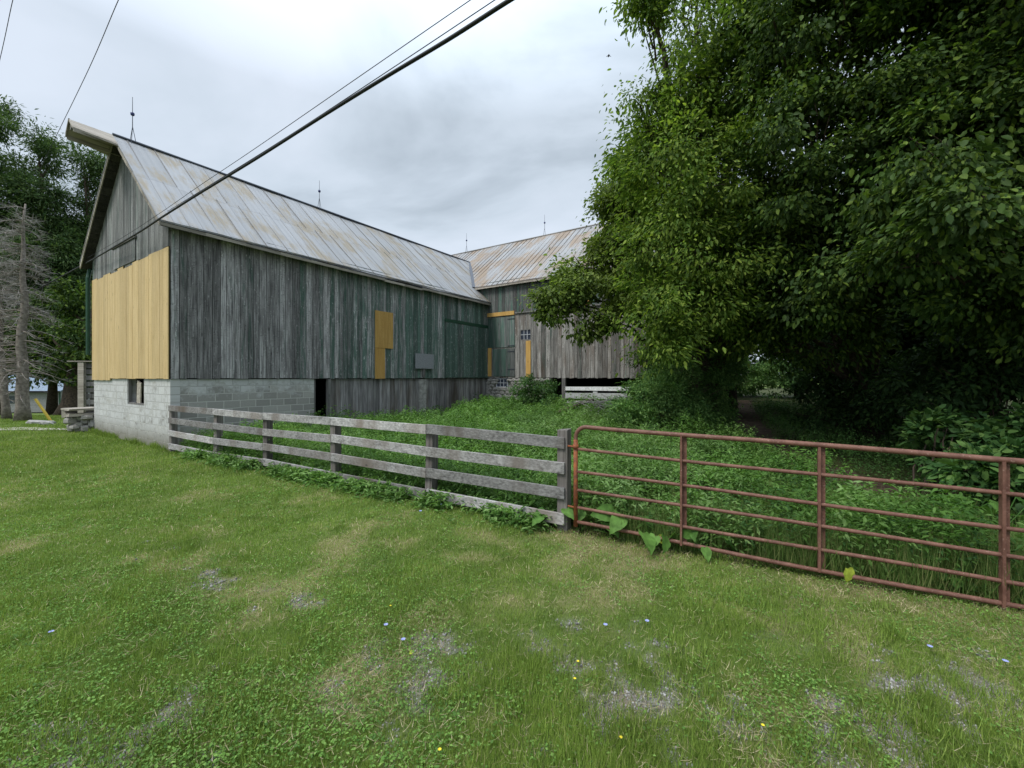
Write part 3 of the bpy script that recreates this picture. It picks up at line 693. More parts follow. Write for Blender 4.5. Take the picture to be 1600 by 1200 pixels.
# side gables
mb = MB()
for yy, o_ in ((YR, -1), (YL, 1)):
    mb = MB(); c_ = np.arange(0, D2 + .01, D2 / 40)
    for i in range(40):
        a_, b_ = c_[i], c_[i + 1]; za = ZE2 + S2 * min(a_, D2 - a_) - .08; zb_ = ZE2 + S2 * min(b_, D2 - b_) - .08; y0_, y1_ = sorted((yy, yy + .03 * -o_)); t = random.uniform(0, .01)
        mb.hexa([(a_ + .003, y0_ - t, 1.8 if yy < 0 else 0), (b_ - .003, y0_ - t, 1.8 if yy < 0 else 0), (b_ - .003, y1_, 1.8 if yy < 0 else 0), (a_ + .003, y1_, 1.8 if yy < 0 else 0), (a_ + .003, y0_ - t, za), (b_ - .003, y0_ - t, zb_), (b_ - .003, y1_, zb_), (a_ + .003, y1_, za)])
    mb.build('side_wall', m_side2up, B2)
R2 = MB()
roof_slab(R2, 0, 1, 0, 0, 1, 1) if False else None
def roof_slab_y(mb, y0, y1, x0, zlo, x1, zhi, th=.05):
    ln = math.hypot(x1 - x0, zhi - zlo); N_ = 26
    for i in range(N_):
        u0 = y0 + (y1 - y0) * i / N_; u1 = y0 + (y1 - y0) * (i + 1) / N_
        for j in range(4):
            q = []
            for (uu, jj) in ((u0, j), (u1, j), (u1, j + 1), (u0, j + 1)):
                t = jj / 4; q.append((x0 + (x1 - x0) * t, uu, zlo + (zhi - zlo) * t + .015 * math.sin(uu * 1.7 + jj)))
            uv = [(u0, j / 4 * ln), (u1, j / 4 * ln), (u1, (j + 1) / 4 * ln), (u0, (j + 1) / 4 * ln)]
            mb.face(q[::-1], 0, uv[::-1]); mb.face([(p[0], p[1], p[2] - th) for p in q], 0, uv)
    def side(a_, b_): mb.face([a_, b_, (b_[0], b_[1], b_[2] - th), (a_[0], a_[1], a_[2] - th)])
    side((x0, y0, zlo), (x0, y1, zlo)); side((x0, y0, zlo), (x1, y0, zhi)); side((x0, y1, zlo), (x1, y1, zhi))
roof_slab_y(R2, YR - .3, YL + .3, -.3, ZE2 - .3 * S2, D2 / 2, ZR2, .04)
roof_slab_y(R2, YR - .3, YL + .3, D2 + .3, ZE2 - .3 * S2, D2 / 2, ZR2, .04)
roof2 = R2.build('roof', m_roof2, B2, uv=True); roof2['label'] = 'ribbed metal roof with orange rust streaks'
mb = MB(); yy = YR - .28
while yy < YL:
    mb.beam((-.3, yy, ZE2 - .3 * S2 + .006), (D2 / 2, yy + random.uniform(-.02, .02), ZR2 + .006), .014, .022, up=(-S2, 0, 1)); yy += .31
mb.build('seam', m_roof2, roof2)
mb = MB(); yy = YR - .3
while yy < .6: y2 = min(.6, yy + random.uniform(1.2, 2.4)); mb.box(-.295, -.27, yy, y2 - .01, ZE2 - .3 * S2 - .12 + random.uniform(-.01, .01), ZE2 - .3 * S2 - .045); yy = y2
mb.build('fascia', m_slab, roof2)
mb = MB(); mb.tube([(D2 / 2, YR - .3, ZR2 + .01), (D2 / 2, YL + .3, ZR2 + .01)], .05, 8); mb.build('ridge_cap', m_roof1, roof2)
def ridge2(px):
    o = C0 + U * D2 / 2; r = (px - 800) / F; return (o[0] - r * o[1]) / (r * V2[1] - V2[0])
rod(B2, D2 / 2, ridge2(729), ZR2, 1.25); rod(B2, D2 / 2, ridge2(851), ZR2, 1.2)
# valley flashing where the two roofs meet
mb = MB(); mb.beam((12.62 - L1 - .03, .62, 6.34), (15.5 - L1, W1 / 2, ZR + .02), .16, .03); mb.build('valley_flashing', m_steel, roof2)
# yellow patches, doors and windows
def pan2(name, pxa, pxb, pya, pyb, mat, d0=.04, d1=.06, n=1, label=None):
    pm = (pxa + pxb) / 2; y0_, _ = T2(pxb, 0); y1_, _ = T2(pxa, 0); z1_ = T2(pm, pya)[1]; z0_ = T2(pm, pyb)[1]; mb = MB()
    for k in range(n): mb.box(-d1 - random.uniform(0, .006), -d0, y0_ + (y1_ - y0_) * k / n + .002, y0_ + (y1_ - y0_) * (k + 1) / n - .002, z0_, z1_)
    o = mb.build(name, mat, B2)
    if label: o['label'] = label
    return o
pan2('plywood_patch', 763, 805, 488, 494, m_ply, .075, .095, 1, 'horizontal yellow board above the upper door')
pan2('plywood_patch', 763, 769, 544, 588, m_ply, .04, .07, 1, 'narrow yellow board left of the lower door')
pan2('plywood_patch', 822.5, 830, 532.5, 590, m_ply, .035, .055, 1, 'tall yellow strip under the small window')
pan2('plywood_patch', 915, 924, 433, 477.5, m_ply, .075, .095, 1, 'upright yellow strip high on the upper planks')
d_ = pan2('upper_door', 763.5, 805, 496, 543, m_door, .036, .058, 6, 'weathered upper plank door')
d2 = pan2('lower_door', 771, 805, 545, 588, m_door, .036, .058, 5, 'green tinted lower plank door')
def hinge(par, px, py):
    y_, z_ = T2(px, py); mb = MB(); mb.box(-.075, -.06, y_ - .02, y_ + .36, z_ - .02, z_ + .02); mb.rock((-.075, y_, z_), .02, .03, .03, n=6, m=4, j=0); mb.build('hinge', m_steel, par)
hinge(d_, 804, 498); hinge(d_, 804, 540); hinge(d2, 804, 549); hinge(d2, 804, 577)
def window2(y0_, y1_, z0_, z1_, xo, label):
    mb = MB(); mb.box(xo - .02, xo + .03, y0_ - .04, y0_, z0_ - .04, z1_ + .04); mb.box(xo - .02, xo + .03, y1_, y1_ + .04, z0_ - .04, z1_ + .04); mb.box(xo - .02, xo + .03, y0_, y1_, z0_ - .04, z0_); mb.box(xo - .02, xo + .03, y0_, y1_, z1_, z1_ + .04)
    wn_ = mb.build('window', m_old if xo < 0 else m_trim, B2); wn_['label'] = label
    mb = MB()
    for k in (1, 2): yy_ = y0_ + (y1_ - y0_) * k / 3; mb.box(xo - .01, xo + .01, yy_ - .014, yy_ + .014, z0_, z1_)
    zm = (z0_ + z1_) / 2; mb.box(xo - .013, xo + .007, y0_, y1_, zm - .014, zm + .014); mb.build('muntin', m_trim, wn_)
    mb = MB(); mb.box(xo + .012, xo + .018, y0_, y1_, z0_, z1_); mb.build('pane', m_pane, wn_)
window2(wy[0] + .04, wy[1] - .04, wz[0] + .04, wz[1] - .04, -.015, 'small six pane window in the planks')
# rubble foundation under the left part
mb = MB(); sw = (T2(792, 0)[0], T2(776, 0)[0]); sz = (T2(784, 604)[1], T2(784, 592.5)[1])
def inwin(y_, z_): return sw[0] - .08 < y_ < sw[1] + .08 and z_ > sz[0] - .08
z_ = .05
while z_ < Z0 - .04:
    h_ = random.uniform(.12, .2); y_ = op0 + .05
    while y_ < -.02:
        l_ = random.uniform(.2, .45)
        if not inwin(y_ + l_ / 2, z_ + h_ / 2): mb.rock((.05 + random.uniform(-.02, .02), y_ + l_ / 2, min(z_ + h_ / 2, Z0 - .09)), .12, l_ / 2 * 1.08, h_ / 2 * 1.1, n=8, m=6, j=.12)
        y_ += l_
    z_ += h_ * .93
mb.box(.07, .3, op0 + .02, sw[0] - .03, -.3, Z0 - .02, .3); mb.box(.07, .3, sw[1] + .03, -.0, -.3, Z0 - .02, .3); mb.box(.07, .3, sw[0] - .03, sw[1] + .03, -.3, sz[0] - .05, .3)
mb.build('stone_foundation', m_stone, B2)
window2(sw[0], sw[1], sz[0], sz[1], .03, 'pale framed window in the stone foundation')
mb = MB(); yy = T2(783, 0)[0]; mb.box(-.09, .0, yy - .75, yy + .25, .1, .95, j=.03); mb.build('mortared_patch', m_concrete, B2)
# open bay with white boards
yp = T2(881, 0)[0]
mb = MB(); mb.box(-.03, .12, yp - .09, yp + .09, -.1, Z0); mb.build('bay_post', m_old, B2)
mb = MB(); mb.box(-.0, .14, YR, YR + .16, -.1, Z0); mb.build('bay_post', m_old, B2)
ymid = T2(930, 0)[0]; mb = MB(); mb.box(.0, .04, ymid - .1, ymid + .1, .1, T2(930, 604)[1]); mb.build('bay_post', m_white, B2)
for (pa, pb) in ((604, 610), (614, 623), (627, 634), (638, 644)):
    z1_ = T2(930, pa)[1]; z0_ = T2(930, pb)[1]; mb = MB()
    mb.hexa([(-.03, YR + .1, z0_), (.0, YR + .1, z0_), (.0, yp - .03, z0_ - .02), (-.03, yp - .03, z0_ - .02), (-.03, YR + .1, z1_ + .02), (.0, YR + .1, z1_ + .02), (.0, yp - .03, z1_ - .02), (-.03, yp - .03, z1_ - .02)])
    mb.build('barrier_board', m_white, B2)

# ------------------------------------------------------------------ board fence
FP = [(-8.27, 10.12), (-6.44, 9.05), (-4.86, 8.2), (-3.07, 7.15), (-1.22, 6.0), (.575, 4.93)]
fence = empty('plank_fence', (FP[5][0], FP[5][1], 0), 0, 'four rail grey plank fence running from block wall corner to rusty gate', 'fence')
O5 = Vector((FP[5][0], FP[5][1], 0))
tops = [1.08, 1.03, 1.05, 1.02, 1.10, 1.19]
for i, (x, y) in enumerate(FP):
    mb = MB(); ang = math.atan2(FP[min(i + 1, 5)][1] - FP[max(i - 1, 0)][1], FP[min(i + 1, 5)][0] - FP[max(i - 1, 0)][0]); h = .065
    ca, sa = math.cos(ang) * h, math.sin(ang) * h; cx, cy = x - O5.x - sa * 1.4, y - O5.y + ca * 1.4
    q = [(cx + a_ * ca - b_ * sa, cy + a_ * sa + b_ * ca) for a_, b_ in ((-1, -1), (1, -1), (1, 1), (-1, 1))]; lx, ly = random.uniform(-.02, .02), random.uniform(-.02, .02)
    mb.hexa([(a_, b_, -.2) for a_, b_ in q] + [(a_ + lx, b_ + ly, tops[i] + random.uniform(-.015, .015)) for a_, b_ in q])
    mb.build('post', m_post, fence, bevel=.008)
rz = [1.049, .744, .439, .134]
for k, z in enumerate(rz):
    stops_ = [0, 2, 4, 5] if k % 2 == 0 else [0, 1, 3, 5]
    if k == 3: stops_ = [0, 2, 4, 5]
    for s_ in range(len(stops_) - 1):
        mb = MB(); a_, b_ = stops_[s_], stops_[s_ + 1]
        for j in range(a_, b_):
            p0 = Vector((*FP[j], 0)) - O5; p1 = Vector((*FP[j + 1], 0)) - O5; d = (p1 - p0).normalized(); n_ = Vector((d.y, -d.x, 0))
            zz0 = z + .012 * math.sin(j * 2.3 + k) + (.01 if j == a_ else 0); zz1 = z + .012 * math.sin((j + 1) * 2.3 + k)
            if j + 1 == 5: p1 = p1 + d * .05
            e0 = .006 if j == a_ else -.002; h = .066
            a3 = p0 + d * e0; b3 = p1 - d * (.004 if j + 1 == b_ else 0)
            zz0 += float(gz(FP[j][0], FP[j][1])) * .5; zz1 += float(gz(FP[j + 1][0], FP[j + 1][1])) * .5
            mb.hexa([a3 + n_ * .018 + Vector((0, 0, zz0 - h)), b3 + n_ * .018 + Vector((0, 0, zz1 - h)), b3 - n_ * .018 + Vector((0, 0, zz1 - h)), a3 - n_ * .018 + Vector((0, 0, zz0 - h)),
                     a3 + n_ * .018 + Vector((0, 0, zz0 + h)), b3 + n_ * .018 + Vector((0, 0, zz1 + h)), b3 - n_ * .018 + Vector((0, 0, zz1 + h)), a3 - n_ * .018 + Vector((0, 0, zz0 + h))], random.random())
        mb.build('rail', m_fence, fence, bevel=.003)

# ------------------------------------------------------------------ tube gate
G0 = Vector((.735, 4.845, 0)); GD = Vector((.8855, -.4644, 0))
gate = empty('farm_gate', tuple(G0), math.atan2(GD.y, GD.x), 'long rusty red six bar tube farm gate beside the end fence post', 'gate')
GL = 4.72
def sg(x): return -.0202 * x
ztop, zbot = 1.236, .128
mb = MB(); R_ = .13; pts = [(0, 0, .09)] + [(0, 0, ztop - R_)]
for k in range(1, 7):
    a_ = math.pi / 2 * k / 6; pts.append((R_ - R_ * math.cos(a_), 0, ztop - R_ + R_ * math.sin(a_)))
pts += [(x, 0, ztop + sg(x) - .004 * math.sin(x * 2)) for x in np.linspace(.3, GL - .2, 14)]
for k in range(0, 7):
    a_ = math.pi / 2 * k / 6; pts.append((GL - R_ + R_ * math.sin(a_), 0, ztop + sg(GL) - R_ + R_ * math.cos(a_)))
pts.append((GL, 0, .03))
mb.tube(pts, .0235, 12); mb.build('outer_tube', m_gate, gate, smooth=True)
mb = MB(); mb.tube([(0, 0, .085), (0, 0, ztop - R_ - .02)], .0255, 12); mb.tube([(0, 0, .98), (0, 0, 1.03)], .034, 12); mb.tube([(-.1, .02, 1.0), (0, 0, 1.0)], .012, 8); mb.tube([(-.1, .02, .3), (0, 0, .3)], .012, 8)
mb.build('hinge_stile', m_gateor, gate, smooth=True)
for z in (.975, .715, .512, .303, zbot):
    zs = z; mb = MB(); mb.tube([(x, 0, zs + sg(x) * (1 + .15 * (ztop - z)) + .008 * math.sin(x * 1.7 + z * 9) * (1.5 if z < .2 else .8)) for x in np.linspace(.02, GL - .01, 20)], .0175 if z > .2 else .02, 10)
    mb.build('bar', m_gate, gate, smooth=True)
for x in (1.156, 2.312, 3.468):
    mb = MB()
    zt, zb_ = ztop + sg(x) - .01, zbot + sg(x) - .025
    mb.box(x - .030, x - .024, -.028, .028, zb_, zt); mb.box(x - .024, x + .03, .022, .028, zb_, zt); mb.box(x - .024, x - .010, -.028, -.022, zb_, zt)
    mb.build('upright', m_gate, gate)

# ------------------------------------------------------------------ overhead cables
def cable(name, pts, r, label, twist=0):
    mb = MB()
    P = [Vector(at(*p)) for p in pts]; Q = []
    for i in range(len(P) - 1):
        p0 = P[max(i - 1, 0)]; p1 = P[i]; p2 = P[i + 1]; p3 = P[min(i + 2, len(P) - 1)]
        for k in range(8):
            t = k / 8; Q.append(.5 * ((2 * p1) + (p2 - p0) * t + (2 * p0 - 5 * p1 + 4 * p2 - p3) * t * t + (3 * p1 - p0 - 3 * p2 + p3) * t ** 3))
    Q.append(P[-1]); Q.insert(0, Q[0] + (Q[0] - Q[1]).normalized() * 18)     # on to the pole behind the viewer
    if twist:
        F_ = []; 
        for i in range(len(Q) - 1):
            for k in range(10): F_.append(Q[i].lerp(Q[i + 1], k / 10))
        for s_ in (0, 2.09, 4.19):
            pt = []; acc = 0
            for i, q in enumerate(F_):
                if i: acc += (q - F_[i - 1]).length * 9
                pt.append(q + Vector((0, 0, 1)) * r * .75 * math.sin(acc + s_) + Vector((.6, .8, 0)) * r * .75 * math.cos(acc + s_))
            mb.tube(pt, r * .62, 6)
    else: mb.tube(Q, r, 6)
    o = mb.build(name, m_cable, smooth=True); tag(o, label, 'cable', 'overhead cables'); return o
dY = lambda px: 5.73 / (1.432 + (px - 800) / F)
def line(pp): return [(a_, b_, dY(a_)) for a_, b_ in pp]
cable('overhead_cable', line([(980, -118), (860, -38), (797, 0), (700, 62), (600, 122), (500, 184), (400, 248), (312, 302), (252, 340), (212, 366), (135, 411), (107, 426), (5, 481), (-60, 515)]), .021, 'thick black cable crossing sky and dark gable')
cable('overhead_cable', line([(900, -112), (735, 0), (600, 93), (400, 231), (312, 290), (250, 333), (190, 372), (135, 404)]), .0045, 'thin upper wire, farthest above the thick cable')
cable('overhead_cable', line([(900, -85), (773, 0), (600, 115), (450, 213), (330, 288), (262, 330)]), .005, 'thin wire running close along the thick cable')
cable('overhead_cable', [(40, -75, 9.), (20, 0, 10.), (0, 92, 12), (-40, 260, 16)], .008, 'short wire crossing the top left corner of the sky')
cable('overhead_cable', [(220, -75, 9.5), (185, 0, 10.5), (140, 105, 13), (90, 208, 17), (60, 270, 20)], .009, 'wire falling from top edge toward the left conifers')

# ------------------------------------------------------------------ left side: platform, plank pen, shed, stake, stones
pl = empty('stone_step', at(128, 673, 13.95)[:2] + (0,), ROT, 'timber slab step on rough stone piers beside the gable corner', 'step')
mb = MB()
for k in range(30): mb.rock((random.uniform(-.25, .3), random.uniform(-.28, .32), .08 + .42 * (k / 30)), random.uniform(.12, .2), random.uniform(.12, .2), random.uniform(.07, .12))
mb.build('pier', m_stone, pl)
mb = MB(); mb.box(-.35, .35, -.3, .42, .52, .62, j=.02); mb.hexa([(-.32, .38, .47), (-.05, .35, .47), (-.05, .9, .45), (-.32, .9, .45), (-.32, .38, .72), (-.05, .35, .72), (-.05, .9, .72), (-.32, .9, .72)])
mb.box(-.36, .4, -.32, .85, .725, .775, j=.015); mb.build('slab', m_slab, pl)
pen = empty('plank_pen', (at(128, 632, 16.2)[0], 16.2, gzf(-16.6, 16.2)), RA(8), 'old grey post with dark slatted planks behind the gable corner', 'plank pen')
mb = MB(); mb.box(-.1, .1, -.06, .06, 0, 2.4); mb.build('post', m_slab, pen)
for k in range(9): mb = MB(); mb.box(.12, 1.6, .03, .06, .3 + k * .235, .3 + k * .235 + .18, j=.006); mb.build('plank', m_old, pen)
mb = MB(); mb.box(-.45, 1.6, -.08, .1, 2.42, 2.46); mb.build('top_plank', m_slab, pen)

sx, sy = at(30, 640, 43)[:2]; szz = gzf(sx, sy)
shed = empty('shed', (sx, sy, szz), RA(4), 'low pale shed with blue grey roof beyond the dead trunks', 'shed')
mb = MB()
for k in range(9): mb.box(-4.5, 3.9, -.02 - .01 * (k % 2), .03, .1 + k * .235, .1 + (k + 1) * .235 - .008)
mb.box(-4.5, 3.9, .03, 4, .05, 2.2, .5); mb.build('wall', m_shed, shed)
mb = MB(); mb.hexa([(-4.8, -.35, 2.18), (4.2, -.35, 2.18), (4.2, 4.3, 3.9), (-4.8, 4.3, 3.9), (-4.8, -.35, 2.28), (4.2, -.35, 2.28), (4.2, 4.3, 4.0), (-4.8, 4.3, 4.0)]); rf_ = mb.build('roof', m_shedroof, shed)
mb = MB(); mb.box(-4.8, 4.2, -.39, -.355, 2.1, 2.28); mb.build('gutter', m_dark, rf_)
mb = MB(); mb.box(-1.6, .2, -.06, -.035, 1.0, 1.75); mb.build('window', m_pane, shed)
mb = MB(); mb.box(3.85, 3.98, -.08, -.02, .1, 2.15); mb.build('corner_board', m_green, shed)

p0 = at(81, 653, 17.6); p1 = at(55, 620, 17.3); mb = MB()
gzp = gzf(p0[0], p0[1]); mb.beam((p0[0], p0[1], gzp - .05), (p1[0], p1[1], gzp + .95), .08, .05, up=(1, 0, .5)); tag(mb.build('yellow_stake', m_yel), 'leaning bright yellow stake standing in grass before the shed', 'stake')
for i, (px, py, s_, lb) in enumerate(((58, 659, .2, 'larger flat pale stone lying in grass near yellow stake'), (74, 661, .15, 'smaller flat pale stone lying right of the larger one'))):
    q = at(px, py, 16.5 + i * -.3); mb = MB(); mb.rock((0, 0, .05), s_ * 1.6, s_, .09, n=9); o = mb.build('stone', m_concrete); o.location = (q[0], q[1], gzf(q[0], q[1])); o.rotation_euler = (0, .1, .4); tag(o, lb, 'stone', 'flat stones in the grass')

# ------------------------------------------------------------------ trees
def limbpath(a, b, n=6, j=.12, sag=0.):
    a = Vector(a); b = Vector(b); L = (b - a).length; out = []
    for i in range(n + 1):
        t = i / n; k = math.sin(math.pi * t) * L * j
        out.append(a.lerp(b, t) + Vector((random.uniform(-1, 1) * k * .5, random.uniform(-1, 1) * k * .5, k * .6 - sag * math.sin(math.pi * t))))
    return out
def foliage(blobs, per, size, subr=.42, droop=.5, shell=.62, flat=.7, leaves_per=60, dens=1.):
    """blobs: (x,y,z,r[,rz]) -> P,D,N,L arrays; sub-clumps of leaves with gaps between"""
    PP, DD, NN = [], [], []
    leaves_per *= 1.5 if dens == 1 else 1.
    for b in blobs:
        x, y, z, r = b[:4]; rzz = b[4] if len(b) > 4 else r * .9
        ns = max(4, int(per * r * r * dens)); d = norm(RNG.normal(size=(ns, 3)))
        rr = (shell + (1.08 - shell) * RNG.random(ns)); inner = RNG.random(ns) < .22; rr = np.where(inner, rr * RNG.random(ns), rr)
        c = np.stack([x + d[:, 0] * r * rr, y + d[:, 1] * r * rr, z + d[:, 2] * rzz * rr], -1)
        k = RNG.integers(int(leaves_per * .5), int(leaves_per * 1.5), ns)
        idx = np.repeat(np.arange(ns), k); n = len(idx)
        sr = subr * (RNG.random(ns) * .8 + .6)
        off = RNG.normal(size=(n, 3)) * np.array([1, 1, flat]) * (sr[idx] * .55)[:, None]
        P = c[idx] + off
        tdir = norm(d[idx] * .7 + norm(RNG.normal(size=(ns, 3)))[idx] * .5 + np.array([0, 0, -droop * .5]))
        D = norm(tdir * .55 + norm(off) * .5 + RNG.normal(size=(n, 3)) * .4 + np.array([0, 0, -droop]))
        N = norm(RNG.normal(size=(n, 3)) * .55 + np.array([0, 0, .9]) + d[idx] * .45)
        PP.append(P); DD.append(D); NN.append(N)
    P = np.concatenate(PP); D = np.concatenate(DD); N = np.concatenate(NN)
    L = size * (.45 + 1.0 * RNG.random(len(P)))
    return P, D, N, L
def tree(name, base, blobs, mat, label, cat='tree', group=None, r0=.25, per=5, size=.12, subr=.42, lp=60, tpl=LEAF6, wr=.85, droop=.5, bark=None, fork=.35, twigs=True, height=None, **kw):
    bx, by = base; bz = gzf(bx, by) - .1
    root = empty(name, (bx, by, bz), 0, label, cat, group)
    top = max(blobs, key=lambda b: b[2]); hz = height or (top[2] - bz)
    mb = MB(); tp = Vector((top[0] - bx, top[1] - by, hz * .97)); mid = Vector((tp.x * .3, tp.y * .3, hz * .5))
    trunk = []
    for i in range(9):
        t = i / 8; p = Vector((0, 0, 0)).lerp(mid, t * 2) if t < .5 else mid.lerp(tp, t * 2 - 1)
        trunk.append(p + Vector((math.sin(i * 1.7 + bx) * .06, math.cos(i * 2.3 + by) * .06, 0)) * hz * .05)
    rad = [r0 * (1.35 if i == 0 else 1) * (1 - .82 * i / 8) for i in range(9)]
    mb.tube(trunk, rad, 10)
    for b in blobs:
        c = Vector((b[0] - bx, b[1] - by, b[2] - bz)); f = min(.8, max(.12, fork * c.z / hz * random.uniform(.8, 1.6))); i = f * 8; i0_ = int(i); s_ = trunk[i0_].lerp(trunk[min(8, i0_ + 1)], i - i0_)
        mb.tube(limbpath(s_, c, 6, .1), [min(rad[i0_] * .4, .085) * (1 - .8 * k / 6) + .012 for k in range(7)], 7)
        if twigs:
            for k in range(int(5 + b[3] * 4)):
                dv_ = Vector(norm(RNG.normal(size=3))) * b[3] * random.uniform(.5, .95); mb.tube(limbpath(c.lerp(s_, random.uniform(0, .35)), c + dv_, 3, .12), [.03, .02, .014, .007], 4, cap=False)
    mb.build('trunk', bark or m_bark, root, smooth=True)
    P, D, N, L = foliage(blobs, per * 2.0, size, subr, droop, leaves_per=lp, **kw)
    print(name, len(P))
    P = P - np.array([bx, by, bz])
    leaves('crown', P, D, N, L, L * wr, mat, root, tpl)
    return root
def bl(px, py, Y, r, rz=None):
    x, y, z = at(px, py, Y); return (x, y, z, r) if rz is None else (x, y, z, r, rz)

tree('ash_tree', (5.9, 12.6), [bl(1115, 30, 10.5, 1.4), bl(1068, 190, 10.5, 1.3), bl(1075, 300, 10.2, 1.6), bl(1008, 225, 10.8, .6), bl(1032, 340, 10.4, .75), bl(1075, 420, 10, 1.4), bl(1060, 480, 9.8, 1.0), bl(1045, 520, 9.6, .6),
      bl(1180, 150, 10.5, 1.9), bl(1190, 330, 10.3, 1.7), bl(1170, 440, 10.2, 1.0), bl(1075, -60, 11, 1.0), bl(1185, -120, 11, 2.), bl(1090, 110, 10, .95), bl(1020, 15, 10.2, .35), bl(1000, 165, 10.6, .4), bl(982, 262, 10.8, .35), bl(1010, 400, 10.3, .38), bl(1035, 450, 9.9, .45), bl(1003, 0, 10.2, .22), bl(1130, 505, 10, .6), bl(1165, 520, 10.4, .55), bl(1100, 470, 9.6, .7), bl(1035, 545, 9.4, .35)],
     m_leafA, 'tall bright green leafy tree in front of the crosswise barn end', group=None, r0=.2, per=6.2, size=.115, lp=165, subr=.5, wr=.7, flat=.55)
tree('maple_tree', (5.2, 15.6), [bl(968, 300, 13.5, .75), bl(945, 385, 13, .6), bl(880, 455, 12.5, .6), bl(895, 448, 12.6, .5), bl(970, 430, 12.8, .8), bl(948, 500, 12.4, .45), bl(918, 512, 12.2, .3), bl(975, 350, 13.3, 1.0), bl(990, 400, 13, .9), bl(900, 418, 12.8, .45), bl(965, 330, 13.2, .5), bl(895, 440, 12.5, .5), bl(985, 480, 12.6, .5), bl(865, 490, 12.3, .3), bl(990, 455, 12.5, .7), bl(1000, 280, 13.6, 1.2), bl(1050, 380, 13.6, 1.4), bl(855, 468, 12.3, .3), bl(1060, 220, 14, 1.5)],
     m_leafC, 'olive leaved tree reaching a low branch across the barn roof', r0=.13, per=12, size=.12, lp=120, tpl=LEAF6, wr=.95, subr=.38, fork=.8, flat=.6)
tree('maple_tree', (9.3, 10.8), [bl(1300, 60, 8.6, 1.7), bl(1270, 250, 8.5, 1.6), bl(1300, 420, 8.6, 1.3), bl(1390, 200, 8.2, 1.7), bl(1380, 380, 8.2, 1.4), bl(1210, 60, 8.9, 1.2), bl(1240, 400, 9.5, 1.1), bl(1330, -120, 9, 2.2), bl(1480, 100, 8.4, 1.8), bl(1220, 500, 10, .7), bl(1300, 520, 9.4, .8), bl(1175, 490, 10.5, .7), bl(1230, 545, 10.4, .6), bl(1250, 470, 9, .8)],
     m_leafB, 'dark maple standing right of the bright green tree', r0=.2, per=6.5, size=.1, lp=210, tpl=LEAF6, wr=.9, flat=.5, subr=.46)
tree('maple_tree', (10.6, 7.6), [bl(1540, 60, 6.8, 1.6), bl(1530, 250, 6.8, 1.4), bl(1570, 420, 6.8, 1.3), bl(1490, 380, 6.8, .8), bl(1420, 400, 6.2, .42, .25), bl(1380, 300, 6.6, .6, .35), bl(1640, 200, 6.8, 2), bl(1700, 420, 7, 1.6), bl(1600, -120, 7, 2.2), bl(1460, -60, 7.5, 1.6), bl(1520, 330, 5.2, .4, .25), bl(1440, 250, 5.8, .45, .28)],
     m_leafB, 'nearest dark maple filling the upper right corner of the view', r0=.2, per=6., size=.1, lp=240, tpl=LEAF6, wr=.9, flat=.5, subr=.48, fork=.8)
tree('maple_tree', (9.8, 2.6), [(8.6, 3.0, 8.6, 1.9), (7.2, 4.4, 8.8, 1.6), (9.5, 5, 8.2, 2), (10.4, 2.2, 7, 2), (8.4, .6, 8.4, 1.8), (8.8, 6.5, 9.5, 2.0), (11.5, 4.5, 6, 2.), (11.8, 1, 6, 2.)],  # crown added mostly out of frame to block overhead sky light on the right
     m_leafB, 'big maple added to shade the far right edge, mostly out of view', r0=.3, per=4, size=.2, lp=55, tpl=LEAF4, wr=.9, fork=.9)
